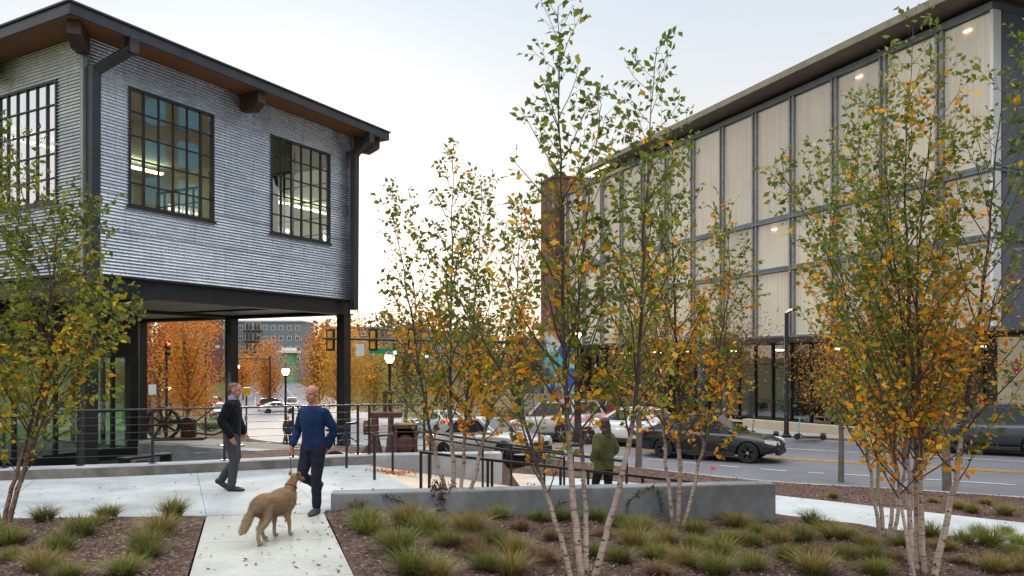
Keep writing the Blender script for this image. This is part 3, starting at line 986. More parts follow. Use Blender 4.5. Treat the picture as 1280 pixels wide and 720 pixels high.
for k in range(3):
    pr = MB(); pr.span((-.28, -6.4 - 4.4 * k, GF - .3), (.2, -4.9 - 4.4 * k, 3.01)); pr.build('stone_pier', M['cream_wall'], blk, smooth=0)
ow = MB(); ow.span((-.1, -22, GF - .3), (-.02, -2.31, 3.0)); ow.build('side_glazing', M['store_glass'], blk, smooth=0)
inn = MB(); inn.span((.3, -9, GF - .25), (FL, -1.2, GF + .0)); inn.span((.3, -9.2, GF), (FL, -9, 3.3)); inn.build('shop_interior', M['dark_wood'], blk, smooth=0)
for k in range(16):
    il = MB(); il.box((1.8 + 2.2 * k, -3.2 - 2 * (k % 2), 2.75), (.35, .35, .06)); il.build('ceiling_light', M['warm_on'], blk, smooth=0)
M['poster'] = pm('teal_display', (.06, .26, .27), .5, 0, .6, 1.4)
M['poster2'] = pm('red_display', (.34, .07, .05), .5, 0, .5, 1.2)
for k, mt in ((3.6, 'poster'), (6.2, 'poster2'), (9.3, 'poster'), (13.0, 'poster'), (17.5, 'poster2'), (22, 'poster')):
    d_ = MB(); d_.span((k, -2.6, GF + .01), (k + 1.1, -2.2, .5 + .5 * (k % 1.3))); d_.build('display_stand', M[mt], blk, smooth=0, bevel=.03)
# brick return at the far end
bt = MB(); bt.span((FL + .12, -9, -4), (FL + 2.9, .7, 17.0)); bt.span((FL + .02, -9.1, 17.001), (FL + 3.0, .8, 17.2)); bt.build('brick_end', M['brick'], blk, smooth=0)
# low plinth wall in front of the glass
pa, pb2 = A(928, 541, 37.3), A(1112, 541, 31.2)
lw_ = thing('low_wall', 'low pale stone wall on the pavement in front of the shop glass', 'wall', ((pa + pb2) / 2 * 1.0).to_tuple()[:2] + (-1.1,))
l = MB(); dd = (pb2 - pa); dd.z = 0; dd.normalize(); nn = Vector((-dd.y, dd.x, 0))
l.prism([tuple(p)[:2] for p in (pa, pb2, pb2 + nn * .4, pa + nn * .4)], -1.5, -.68); l.build('wall_body', M['cream_wall'], lw_, world=True, bevel=.02)

# red diamond plate on the stone pier
sg = thing('diamond_sign', 'small red diamond plate with white letters on the cream stone pier', 'sign', C0, BROT)
M['sign_red'] = pm('sign_red', (.50, .02, .035), .4, 0, .08, 6)
d_ = MB()
ps = Vector((-.283, -.95, 1.88))
q = [ps + Vector((0, y, z)) for y, z in ((-.27, 0), (0, -.34), (.27, 0), (0, .34))]
d_.add([p for p in q] + [p + Vector((-.02, 0, 0)) for p in q], [(0, 1, 2, 3), (7, 6, 5, 4), (0, 4, 5, 1), (1, 5, 6, 2), (2, 6, 7, 3), (3, 7, 4, 0)])
d_.build('plate', M['sign_red'], sg, smooth=0)
cu = bpy.data.curves.new('sign_letters', 'FONT'); cu.body = 'RN'; cu.size = .26; cu.align_x = 'CENTER'; cu.align_y = 'CENTER'; cu.extrude = .004
to = bpy.data.objects.new('sign_letters', cu); COL.objects.link(to)
bake_me = bpy.data.meshes.new_from_object(to); bpy.data.objects.remove(to); to = bpy.data.objects.new('sign_letters', bake_me); COL.objects.link(to); to.parent = sg; to.location = ps + Vector((-.027, 0, .01)); to.rotation_euler = (R(90), 0, R(-90)); to.data.materials.clear(); to.data.materials.append(M['white_paint'])
tri = MB(); tri.add([ps + Vector((-.0235, y, z)) for y, z in ((-.07, -.2), (.07, -.2), (0, -.27))], [(0, 1, 2)]); tri.build('white_corner', M['white_paint'], sg, smooth=0)

# mural wall further up the street, beyond the end of the long building
def mural():
    m = NT('painted_mural')
    v = m.coord((1, 1, 1))
    vo = m.n('ShaderNodeTexVoronoi'); vo.inputs['Scale'].default_value = 1.1; m.l(v, vo.inputs['Vector'])
    hs = m.n('ShaderNodeSeparateColor'); m.l(vo.outputs['Color'], hs.inputs[0])
    col = m.ramp(hs.outputs[0], [(0, (.10, .42, .45)), (.42, (.10, .42, .45)), (.45, (.03, .10, .38)), (.6, (.03, .10, .38)), (.63, (.55, .10, .05)), (.72, (.6, .35, .3)), (.78, (.14, .50, .46)), (1, (.5, .6, .6))])
    m.nt.nodes[-1].color_ramp.interpolation if False else None
    m.set(color=col, rough=.7)
    return m.mat
mw = thing('mural_building', 'far building end wall painted with a teal and blue mural, under a grey roof', 'building', A(703, 500, 53).to_tuple()[:2] + (-2.6,), R(-4))
w_ = MB(); w_.span((-1.25, 0, -1), (1.2, 5, 6.75)); w_.build('wall', pm('mural_side_wall', (.30, .27, .24), .8), mw, smooth=0)
w_ = MB(); w_.quad((-1.22, -.02, .2), (1.18, -.02, .2), (1.18, -.02, 6.7), (-1.22, -.02, 6.7)); w_.build('painted_wall', mural(), mw, smooth=0)
w_ = MB(); w_.span((-3.2, -.3, 6.0), (-1.26, 4, 6.25)); w_.span((-3.1, 0, 5.4), (-1.26, 3.8, 5.99)); w_.span((-3.05, .1, -1), (-2.9, .25, 5.39)); w_.build('roof', M['grey_panel'], mw, smooth=0)
w_ = MB(); w_.span((-2.89, .5, -1), (-1.26, 3.5, 5.39)); w_.build('glazed_wall', M['store_glass'], mw, smooth=0)
# concrete retaining wall behind the waiting cars
rw = thing('retaining_wall', 'pale concrete wall across the street behind the silver and red cars', 'wall', A(760, 520, 46).to_tuple()[:2] + (-2,))
a, b = A(655, 520, 50), A(722, 520, 48)
l = MB(); l.prism([(a.x, a.y), (b.x, b.y), (b.x + .12, b.y + .34), (a.x + .12, a.y + .34)], -5, lambda x, y: H - (492 - HY) / F * y); l.build('wall_body', M['pave'], rw, world=True)

# office block on the right, seen reflected in the windows of the corrugated building
ob = thing('office_block', 'brown office block with rows of blue windows, mirrored in the corrugated building', 'building', (33, 15, -1.3), R(0))
w_ = MB(); w_.span((.1, -16, -.5), (22, 16, 30)); w_.build('wall', pm('brown_wall', (.16, .105, .075), .8, 0, .15, 1), ob, smooth=0)
M['blue_pane'] = pm('blue_window', (.12, .36, .50), .12, .0, .3, .9)
for j in range(9):
    w_ = MB(); z = 3.2 + 2.9 * j
    w_.grid(lambda a, b: (.06, -15.6 + 31.2 * a, z + 1.9 * b), 28, 1)
    wo = w_.build('window_row', M['blue_pane'], ob, smooth=0)
    w_ = MB()
    for i in range(14): w_.span((.0, -15.8 + 2.3 * i, z), (.09, -15.1 + 2.3 * i, z + 1.9))
    w_.build('window_mullions', ob.children[0].data.materials[0], wo, smooth=0)
# ------------------------------------------------------------------ cars (local x forward, y left)
def paint(name, c, metal=.25, rough=.25):
    m = NT(name); v = m.coord(); f = m.noise(1.4, 4, .6, v)
    m.set(color=m.ramp(f, [(.3, tuple(x * .86 for x in c)), (.7, c)]), rough=rough, metal=metal, coat=.6)
    return m.mat
M['car_glass'] = pm('dark_car_glass', (.02, .026, .03), .06, 0, .3, 2)
M['trim'] = pm('black_car_trim', (.018, .018, .02), .5, 0, .2, 8)
M['rim'] = pm('alloy_rim', (.42, .43, .45), .3, .8, .12, 8)
M['tail_lit'] = emit('lit_tail_lamp', (1, .06, .05), 1.2, (.35, .01, .012))
M['tail'] = pm('red_tail_lamp', (.28, .01, .012), .2, 0, .2, 8)
M['head'] = pm('clear_headlamp', (.62, .64, .66), .12, .2, .15, 9)
SPEC = {
 'sedan': dict(L=4.7, W=1.80, zb=.22, wheel=.325, xf=1.42, xr=-1.36,
   body=[(-2.35, .50, .82, .62), (-2.30, .34, .94, .74), (-2.0, .26, 1.00, .84), (-1.3, .22, .99, .89), (-.3, .20, .94, .90), (.8, .20, .93, .90), (1.35, .22, .88, .88), (1.95, .25, .79, .82), (2.25, .32, .70, .72), (2.35, .42, .62, .60)],
   cab=[(-1.95, 1.0), (-1.05, 1.43), (.15, 1.45), (1.15, .93)], wt=.60, wb=.82),
 'suv': dict(L=4.9, W=1.95, zb=.28, wheel=.385, xf=1.52, xr=-1.42,
   body=[(-2.45, .55, 1.02, .72), (-2.42, .42, 1.10, .82), (-2.1, .34, 1.13, .92), (-1.2, .28, 1.12, .965), (0, .28, 1.09, .975), (.9, .28, 1.08, .97), (1.45, .30, 1.05, .95), (2.1, .34, .98, .90), (2.38, .42, .88, .80), (2.45, .55, .78, .68)],
   cab=[(-2.34, 1.10), (-1.98, 1.70), (.15, 1.74), (1.10, 1.06)], wt=.70, wb=.90),
}
def car_proto(kind):
    c = SPEC[kind]
    T = thing(kind + '_car', kind, 'car')
    # body shell
    mb = MB(); st = c['body']; K = 9
    vs = []
    for x, zb, zt, hw in st:
        h = zt - zb
        half = [(hw * .80, zb), (hw * .95, zb + h * .08), (hw * 1.0, zb + h * .30), (hw * 1.0, zb + h * .55), (hw * .975, zb + h * .80), (hw * .93, zb + h * .93), (hw * .84, zt), (hw * .45, zt + .02)]
        ring = half + [(0, zt + .028)] + [(-y, z) for y, z in reversed(half)]
        vs += [(x, y, z) for y, z in ring]
    n = 17
    fs = [(i * n + j, i * n + (j + 1) % n, (i + 1) * n + (j + 1) % n, (i + 1) * n + j) for i in range(len(st) - 1) for j in range(n)]
    fs += [tuple(range(n)), tuple((len(st) - 1) * n + j for j in range(n - 1, -1, -1))]
    mb.add(vs, fs)
    body = mb.build('body', M['trim'], None)
    sub = body.modifiers.new('s', 'SUBSURF'); sub.levels = 1; sub.render_levels = 1
    bake(body)
    cut = MB()
    for x in (c['xf'], c['xr']):
        for s in (-1, 1): cut.lathe([(c['wheel'] + .055, -.18), (c['wheel'] + .055, .25)], (x, s * (c['W'] / 2 - .12), c['wheel']), 24, 'y')
    co_ = cut.build('cutter', M['trim'], None)
    bo = body.modifiers.new('b', 'BOOLEAN'); bo.operation = 'DIFFERENCE'; bo.object = co_; bo.solver = 'EXACT'
    bake(body)
    bpy.data.objects.remove(co_)
    body.data.polygons.foreach_set('use_smooth', [True] * len(body.data.polygons)); body.data.set_sharp_from_angle(angle=R(38))
    body.parent = T
    # cabin
    (xa, za), (xb, zb2), (xc, zc), (xd, zd) = c['cab']
    wt, wb = c['wt'], c['wb']
    side = {s: [Vector((xa, s * wb * .94, za - .03)), Vector((xb, s * wt, zb2)), Vector((xc, s * wt, zc)), Vector((xd, s * wb * .94, zd - .03))] for s in (-1, 1)}
    m_ = MB()
    vs = side[1] + side[-1]
    m_.add(vs, [(0, 1, 2, 3), (7, 6, 5, 4), (0, 4, 5, 1), (2, 6, 7, 3), (0, 3, 7, 4)])
    # crowned roof
    nx, ny = 6, 6
    rv = []
    for i in range(nx + 1):
        for j in range(ny + 1):
            a, b = i / nx, j / ny
            p = side[1][1].lerp(side[1][2], a).lerp(side[-1][1].lerp(side[-1][2], a), b)
            p.z += .045 * math.sin(math.pi * b) ** .6 * (.6 + .4 * math.sin(math.pi * a)) + .03 * math.sin(math.pi * a)
            rv.append(p)
    m_.add(rv, [(i * (ny + 1) + j, (i + 1) * (ny + 1) + j, (i + 1) * (ny + 1) + j + 1, i * (ny + 1) + j + 1) for i in range(nx) for j in range(ny)])
    cab = m_.build('cabin', M['trim'], T, smooth=30)
    def pane(q, u0, u1, v0, v1, name, off=.006):
        a, b, d_, e = q            # a bottom-left, b bottom-right, d top-right, e top-left
        P = lambda u, v: a.lerp(b, u).lerp(e.lerp(d_, u), v)
        nrm = (b - a).cross(e - a).normalized()
        c_ = P(.5, .5)
        if nrm.dot(c_ - Vector(((xa + xd) / 2, 0, za))) < 0: nrm = -nrm
        g_ = MB()
        top = [P(u0, v0), P(u1, v0), P(u1, v1), P(u0, v1)]
        g_.add([p + nrm * off for p in top] + [p - nrm * .01 for p in top], [(0, 1, 2, 3), (0, 4, 5, 1), (1, 5, 6, 2), (2, 6, 7, 3), (3, 7, 4, 0)])
        g_.build(name, M['car_glass'], T, smooth=0)
    for s in (-1, 1):
        q = side[s]
        quad = (q[0], q[3], q[2], q[1])
        if kind == 'sedan':
            pane(quad, .16, .50, .14, .90, 'side_window'); pane(quad, .525, .90, .14, .90, 'side_window')
        else:
            pane(quad, .07, .29, .12, .90, 'side_window'); pane(quad, .32, .60, .12, .90, 'side_window'); pane(quad, .625, .92, .12, .90, 'side_window')
    pane((side[-1][3], side[1][3], side[1][2], side[-1][2]), .06, .94, .08, .94, 'windscreen')
    pane((side[1][0], side[-1][0], side[-1][1], side[1][1]), .08, .92, .14 if kind == 'suv' else .1, .92, 'rear_window')
    # wheels
    for x in (c['xf'], c['xr']):
        for s in (-1, 1):
            r0 = c['wheel']; y = s * (c['W'] / 2 - .12)
            m_ = MB(); m_.lathe([(r0 * .62, -.10), (r0 * .93, -.11), (r0, -.075), (r0, .075), (r0 * .93, .11), (r0 * .62, .10)], (x, y, r0), 24, 'y'); to = m_.build('tyre', M['black_rubber'], T)
            m_ = MB(); yo = y + s * .085
            m_.lathe([(r0 * .62, -.02), (r0 * .655, 0), (r0 * .60, .012 * s), (r0 * .56, -.03 * s)], (x, yo, r0), 20, 'y', 0, False)
            for k in range(5):
                a = 2 * math.pi * k / 5 + .3
                m_.beam((x + r0 * .1 * math.cos(a), yo, r0 + r0 * .1 * math.sin(a)), (x + r0 * .6 * math.cos(a), yo, r0 + r0 * .6 * math.sin(a)), .05, .03, up=(0, 1, 0))
            m_.lathe([(.005, -.02), (r0 * .16, -.015), (r0 * .16, .02), (.005, .025)], (x, yo, r0), 10, 'y')
            m_.build('rim', M['rim'], to)
    Z = (lambda f: st[0][1] + (st[0][2] - st[0][1]) * f)
    xr, xf = st[0][0], st[-1][0]
    for s in (-1, 1):
        zt = .83 if kind == 'sedan' else .98
        m_ = MB(); m_.add([(xr + .035, s * .50, zt - .07), (xr - .012, s * .50, zt + .06), (xr + .02, s * .72, zt + .09), (xr + .30, s * .835 * c['W'] / 1.8, zt + .07), (xr + .30, s * .86 * c['W'] / 1.8, zt - .05), (xr + .03, s * .72, zt - .10),
                           (xr + .2, s * .45, zt), (xr + .35, s * .6, zt)], [(0, 1, 2, 5), (2, 3, 4, 5), (0, 6, 1), (1, 6, 7, 2), (2, 7, 3), (3, 7, 4), (4, 7, 5), (5, 7, 6, 0)])
        m_.build('tail_light', M['tail'], T, smooth=0)
        zh = .60 if kind == 'sedan' else .80
        m_ = MB(); m_.add([(xf + .0, s * .40, zh), (xf - .02, s * .42, zh + .11), (xf - .14, s * .68, zh + .14), (xf - .42, s * .80 * c['W'] / 1.8, zh + .16), (xf - .40, s * .815 * c['W'] / 1.8, zh + .06), (xf - .08, s * .68, zh - .02), (xf - .3, s * .4, zh + .05), (xf - .5, s * .6, zh + .05)],
                          [(0, 1, 2, 5), (2, 3, 4, 5), (0, 6, 1), (1, 6, 7, 2), (2, 7, 3), (3, 7, 4), (4, 7, 5), (5, 7, 6, 0)])
        m_.build('headlight', M['head'], T, smooth=0)
        m_ = MB(); m_.ell((c['cab'][3][0] - .22, s * (c['W'] / 2 + .06), c['cab'][3][1] + .06), (.10, .11, .075), None, 10, 6); m_.build('wing_mirror', M['trim'], T)
    m_ = MB(); hw = st[0][3]
    m_.span((xr - .03, -hw * .98, .34), (xr + .14, hw * .98, .52)); m_.build('rear_bumper', M['trim'], T, smooth=0, bevel=.03)
    m_ = MB(); m_.span((xf - .14, -st[-1][3] * .9, .26), (xf + .02, st[-1][3] * .9, .44)); m_.build('front_bumper', M['trim'], T, smooth=0, bevel=.03)
    m_ = MB(); m_.span((xf - .1, -.38, .47 if kind == 'sedan' else .58), (xf + .015, .38, .60 if kind == 'sedan' else .78)); m_.build('grille', M['trim'], T, smooth=0, bevel=.02)
    m_ = MB(); m_.span((xr - .035, -.26, .60 if kind == 'sedan' else .70), (xr + .1, .26, .72 if kind == 'sedan' else .82)); m_.build('number_plate', M['white_paint'], T, smooth=0)
    m_ = MB(); m_.span((c['xr'] + .42, -c['W'] / 2 + .01, .20), (c['xf'] - .42, -c['W'] / 2 + .10, .33)); m_.span((c['xr'] + .42, c['W'] / 2 - .10, .20), (c['xf'] - .42, c['W'] / 2 - .01, .33)); m_.build('sill', M['trim'], T, smooth=0, bevel=.02)
    for s in (-1, 1):
        for xx in ((-.35, .62) if kind == 'sedan' else (-.45, .6)):
            m_ = MB(); m_.beam((xx - .09, s * (c['W'] / 2 + .004), c['body'][4][2] - .12), (xx + .09, s * (c['W'] / 2 + .004), c['body'][4][2] - .12), .03, .025); m_.build('door_handle', M['trim'], T, smooth=0)
    return T
PROTO = {k: car_proto(k) for k in SPEC}
used_proto = set()
def car(kind, label, p, d, col, lit=False, group=None):
    T = PROTO[kind] if kind not in used_proto else copy_tree(PROTO[kind])
    used_proto.add(kind)
    g_ = Vector(p); d = Vector(d).normalized()
    T.location = (g_.x, g_.y, terrain(g_.x, g_.y) + .01)
    a, b = g_ + d * 1.4, g_ - d * 1.4
    T.rotation_euler = (0, -math.atan2(terrain(a.x, a.y) - terrain(b.x, b.y), 2.8), math.atan2(d.y, d.x))
    for k in ('label', 'group'):
        if k in T: del T[k]
    tag(T, label, 'car', group)
    for ch in T.children:
        b = ch.name.split('.')[0]
        if b in ('body', 'cabin', 'wing_mirror', 'door_handle'):
            ch.material_slots[0].link = 'OBJECT'; ch.material_slots[0].material = col
        if b == 'tail_light':
            ch.material_slots[0].link = 'OBJECT'; ch.material_slots[0].material = M['tail_lit'] if lit else M['tail']
    return T
PA = {'silver': paint('silver_paint', (.55, .54, .52), .4), 'red': paint('deep_red_paint', (.25, .012, .02)), 'white': paint('white_car_paint', (.78, .78, .78), 0), 'black': paint('black_car_paint', (.012, .013, .014)),
      'dark': paint('slate_car_paint', (.035, .045, .055)), 'blue': paint('pale_blue_paint', (.40, .52, .58), .1), 'brown': paint('tan_paint', (.4, .33, .25), .3)}
WST = -U
car('suv', 'silver sport utility car with red tail lights, waiting left of the red one', GT(694, 551), WST * .93 + V * .36, PA['silver'], True, 'cars on the street')
car('suv', 'deep red sport utility car waiting between the silver car and the white saloon', GT(738, 546.5), WST * .93 + V * .36, PA['red'], True, 'cars on the street')
car('sedan', 'white saloon behind the walking woman, tail lights to the right', GT(788, 556), WST * .97 + V * .22, PA['white'], True, 'cars on the street')
car('sedan', 'pale silver saloon passing left of the birch trunks, near lane', GT(612, 575), U * .97 - V * .2, PA['silver'], False, 'cars on the street')
car('sedan', 'black saloon passing in the near lane, behind the three stem birch', GT(888, 572.5), U, PA['black'], False, 'cars on the street')
car('suv', 'dark slate car driving left, behind the thick birch clump', GT(1232, 566), WST, PA['dark'], True, 'cars on the street')
car('sedan', 'pale blue car behind the rusty press', GT(548, 545), WST * .9 + V * .45, PA['blue'], True, 'cars on the street')
car('sedan', 'pale blue white car stopped on the left side of the far street', Vector((A(275, 505, 88).x, 88, 0)), (.25, -1, 0), PA['blue'], False, 'cars on the street')
car('suv', 'red car far up the street, above the pale blue one', Vector((A(270, 485, 128).x, 128, 0)), (-.2, 1, 0), PA['red'], True, 'cars on the street')
car('suv', 'black car far up the street, right of the centre column', Vector((A(343, 496, 112).x, 112, 0)), (.9, .45, 0), PA['black'], True, 'cars on the street')
car('sedan', 'white car far up the street just below the black one', Vector((A(348, 506, 98).x, 98, 0)), (.9, .45, 0), PA['white'], True, 'cars on the street')
car('suv', 'tan car right at the far kerb beside the white one', Vector((A(365, 497, 118).x, 118, 0)), (.3, -1, 0), PA['brown'], False, 'cars on the street')
# ------------------------------------------------------------------ people and the dog (local x forward, y left)
def remesh(mb, name, voxel, smooth=4, mat=None):
    o = mb.build(name, mat or M['steel'], None, smooth=0)
    r = o.modifiers.new('r', 'REMESH'); r.mode = 'VOXEL'; r.voxel_size = voxel; r.use_smooth_shade = True
    s = o.modifiers.new('s', 'SMOOTH'); s.iterations = smooth; s.factor = .5
    bake(o)
    o.data.polygons.foreach_set('use_smooth', [True] * len(o.data.polygons))
    return o
def cloth_mat(name, c, rough=.85, weave=220, fold=.5):
    m = NT(name); v = m.coord()
    f = m.noise(9, 4, .6, m.coord((1, 1, .45)), 1.2); w_ = m.noise(weave, 2, .5, v)
    m.set(color=m.ramp(f, [(.3, tuple(x * .75 for x in c)), (.7, tuple(min(1, x * 1.15) for x in c))]), rough=rough, spec=.2)
    m.bsdf.inputs['Sheen Weight'].default_value = .04
    m.bump(f, fold, .03)
    return m.mat
def skin_mat(name, c):
    m = NT(name); v = m.coord(); f = m.noise(14, 4, .6, v)
    m.set(color=m.ramp(f, [(.3, tuple(x * .85 for x in c)), (.7, c)]), rough=.5, spec=.35)
    m.bsdf.inputs['Subsurface Weight'].default_value = .12; m.bsdf.inputs['Subsurface Radius'].default_value = (.02, .008, .004)
    return m.mat
M['skin'] = skin_mat('fair_skin', (.50, .26, .18)); M['skin2'] = skin_mat('ruddy_skin', (.46, .21, .15))
M['eye'] = pm('dark_eye', (.03, .02, .018), .2); M['lip'] = pm('lip', (.30, .10, .08), .5)

def chain(mb, pts, radii, n=12, ref=None):
    sp = spline(pts, 4)
    rr = []
    k = len(pts) - 1
    for i in range(len(sp)):
        t = i / (len(sp) - 1) * k; a = min(k - 1, int(t)); f = t - a
        ra, rb = radii[a], radii[a + 1]
        if isinstance(ra, tuple): rr.append((ra[0] + (rb[0] - ra[0]) * f, ra[1] + (rb[1] - ra[1]) * f))
        else: rr.append(ra + (rb - ra) * f)
    mb.tube(sp, rr, n, ref=ref)
    for p, r in ((sp[0], rr[0]), (sp[-1], rr[-1])):
        q = min(r) if isinstance(r, tuple) else r
        mb.ell(p, q * .98, None, 10, 6)

def hand(mb, wrist, d, palm_n, side, curl=.5):
    """palm and five fingers; d = direction of the fingers, palm_n = the way the palm faces, side = +1 thumb along d x palm_n"""
    d = Vector(d).normalized(); pn = Vector(palm_n); pn = (pn - d * pn.dot(d)).normalized(); t = d.cross(pn) * side
    rot = Matrix((d, t, pn)).transposed()
    w_ = Vector(wrist)
    mb.ell(w_ + d * .052, (.056, .042, .017), rot, 12, 8)
    for i, (off, ln) in enumerate(((.030, .070), (.011, .080), (-.009, .074), (-.027, .058))):
        p = w_ + d * .090 + t * off
        q = [p - d * .02]; dd = d.copy()
        for k in range(3):
            dd = (dd * math.cos(curl * (.5 + .3 * k)) + pn * math.sin(curl * (.5 + .3 * k))).normalized()
            q.append(q[-1] + dd * ln * (.46, .32, .26)[k] + (d * .02 if k == 0 else Vector()))
        mb.tube(q, [.0088, .0086, .0076, .0062], 8); mb.ell(q[-1], .0064, None, 8, 5)
    q = [w_ + d * .028 + t * .030, w_ + d * .058 + t * .052 + pn * .012, w_ + d * .085 + t * .054 + pn * .026, w_ + d * .104 + t * .046 + pn * .034]
    mb.tube(q, [.014, .0115, .0095, .007], 8); mb.ell(q[-1], .0072, None, 8, 5)

def foot_pts(ank, d, mb, k=1.0):
    d = Vector((d[0], d[1], d[2] if len(d) > 2 else 0)).normalized()
    sd = Vector((-d.y, d.x, 0)).normalized(); up = d.cross(sd)
    rot = Matrix((d, sd, up)).transposed()
    a = Vector(ank)
    mb.ell(a + d * .06 - up * .045, (.115 * k, .040 * k, .042 * k), rot, 14, 8)
    mb.ell(a + d * .125 - up * .058, (.085 * k, .046 * k, .030 * k), rot, 14, 8)
    mb.ell(a - d * .03 - up * .045, (.045 * k, .036 * k, .045 * k), rot, 12, 8)

def person(label, loc, heading, P, skin, face=(1, 0, 0), bald=True, scale=1.0, group=None):
    """P: joints in metres for a 1.75 m figure. Returns the body object (one continuous surface)"""
    J = {k: Vector(v) if not isinstance(v, (int, float, str)) else v for k, v in P.items()}
    f_ = Vector(face).normalized(); s_ = ZV.cross(f_).normalized(); up = f_.cross(s_)
    rot = Matrix((f_, s_, up)).transposed()
    hd = J['head']
    mb = MB()
    HP = lambda x, y, z: hd + rot @ Vector((x, y, z))
    mb.ell(HP(-.008, 0, .028), (.097, .077, .092), rot, 18, 12)          # skull
    mb.ell(HP(.022, 0, -.045), (.070, .060, .075), rot, 16, 10)           # face
    mb.ell(HP(.052, 0, -.098), (.030, .034, .022), rot, 12, 8)            # chin
    mb.ell(HP(.075, 0, .018), (.016, .055, .014), rot, 12, 7)             # brow
    mb.tube([HP(.086, 0, .010), HP(.106, 0, -.022), HP(.100, 0, -.032)], [.009, .015, .013], 8)   # nose
    for s in (-1, 1):
        mb.ell(HP(-.008, s * .078, -.012), (.019, .009, .030), rot, 10, 7)   # ears
        mb.ell(HP(.062, s * .040, -.040), (.020, .020, .018), rot, 10, 7)     # cheeks
    mb.ell(HP(.086, 0, -.064), (.011, .024, .010), rot, 10, 6)            # mouth
    chain(mb, [J['neck'] - ZV * .05, J['neck'] + ZV * .01, hd - up * .06 - f_ * .012], [.062, .056, .052])
    # trunk
    pel, ch = J['pelvis'], J['chest']
    sh = (J['shL'] - J['shR']).normalized()
    hp = (J['hipL'] - J['hipR']).normalized()
    chain(mb, [pel - ZV * .06, pel.lerp(ch, .35), ch, J['neck'].lerp(ch, .45), J['neck']], [(.155, .10), (.135, .092), (.155, .108), (.150, .09), (.058, .055)], 18, ref=tuple(sh + hp))
    for s in 'LR':
        chain(mb, [J['sh' + s], J['el' + s], J['wr' + s]], [.050, .040, .027])
        mb.ell(J['sh' + s], .056, None, 12, 8)
        chain(mb, [J['hip' + s], J['hip' + s].lerp(J['kn' + s], .5), J['kn' + s], J['kn' + s].lerp(J['an' + s], .35), J['an' + s]], [.082, .072, .052, .050, .034])
        hdv = J.get('hd' + s, (J['wr' + s] - J['el' + s]).normalized())
        pn = J.get('pn' + s, Vector((.25, 1 if s == 'R' else -1, 0)))
        hand(mb, J['wr' + s], hdv, pn, -1 if s == 'R' else 1, P.get('curl' + s, .5))
        foot_pts(J['an' + s], tuple(J['ft' + s]), mb, .9)
    o = remesh(mb, 'person', .0062, 3, skin)
    me = o.data
    me.materials.append(M['eye']); me.materials.append(M['lip'])
    eyes = [HP(.084, s * .030, .000) for s in (-1, 1)]; lip = HP(.096, 0, -.066)
    for p in me.polygons:
        c = p.center
        if min((c - e).length for e in eyes) < .011: p.material_index = 1
        elif abs((c - lip).dot(up)) < .007 and (c - lip).length < .026: p.material_index = 2
    COL.objects.link(o) if o.name not in COL.objects else None
    o.location = loc; o.rotation_euler = (0, 0, heading); o.scale = (scale,) * 3
    tag(o, label, 'person', group)
    o['_'] = 0; del o['_']
    return o, J, HP, rot

def garment(mb, name, mat, parent, voxel=.009, smooth=5, wr=.006, seed=0):
    o = remesh(mb, name, voxel, smooth, mat)
    nr = [v.normal.copy() for v in o.data.vertices]
    for v, vn in zip(o.data.vertices, nr):
        q = v.co
        v.co = q + vn * wr * (noise.noise((q.x * 9 + seed, q.y * 9, q.z * 14)) + .5 * noise.noise((q.x * 22, q.y * 22 + seed, q.z * 30)))
    o.parent = parent
    return o
def top(J, name, mat, parent, g=.016, cuff=.92, hem=-.10, open_neck=0, loose=1.0, seed=0, sleeves=True):
    mb = MB(); pel, ch = J['pelvis'], J['chest']
    sh = (J['shL'] - J['shR']).normalized(); hp = (J['hipL'] - J['hipR']).normalized()
    chain_pts = [pel + ZV * hem, pel + ZV * .02, pel.lerp(ch, .45), ch, J['neck'].lerp(ch, .42), J['neck'] - ZV * .015]
    rr = [(.168, .118), (.166, .118), (.158, .115), (.172, .126), (.160, .104), (.075, .072)]
    mb.tube(spline(chain_pts, 4), [tuple(x * loose + g * .6 for x in rr[min(5, i // 4)]) if i % 4 == 0 else tuple((rr[i // 4][k] + (rr[min(5, i // 4 + 1)][k] - rr[i // 4][k]) * (i % 4) / 4) * loose + g * .6 for k in (0, 1)) for i in range(21)], 20, ref=tuple(sh + hp))
    if sleeves:
        for s in 'LR':
            w_ = J['el' + s].lerp(J['wr' + s], cuff)
            chain(mb, [J['sh' + s], J['sh' + s].lerp(J['el' + s], .5), J['el' + s], J['el' + s].lerp(w_, .6), w_], [.054 + g, .052 + g, .046 + g, .040 + g, .034 + g])
            mb.ell(J['sh' + s], .056 + g, None, 12, 8)
    return garment(mb, name, mat, parent, .010, 5, .007, seed)
def trousers(J, mat, parent, g=.014, seed=3):
    mb = MB(); pel = J['pelvis']; hp = (J['hipL'] - J['hipR']).normalized()
    mb.tube([pel + ZV * .07, pel, pel - ZV * .07, pel - ZV * .12], [(.150 + g, .102 + g), (.165 + g, .112 + g), (.165 + g, .112 + g), (.12, .09)], 18, ref=tuple(hp))
    for s in 'LR':
        h, k, a = J['hip' + s], J['kn' + s], J['an' + s]
        chain(mb, [h, h.lerp(k, .5), k, k.lerp(a, .5), a + (k - a).normalized() * .02], [.092 + g, .078 + g, .060 + g, .054 + g, .048 + g])
    return garment(mb, 'trousers', mat, parent, .010, 4, .007, seed)
def shoes(J, mat, parent):
    for s in 'LR':
        mb = MB(); foot_pts(J['an' + s], tuple(J['ft' + s]), mb, 1.14)
        a = J['an' + s]; mb.tube([a - ZV * .05, a + ZV * .012], [.05, .045], 12)
        o = remesh(mb, 'shoe', .008, 3, mat); o.parent = parent

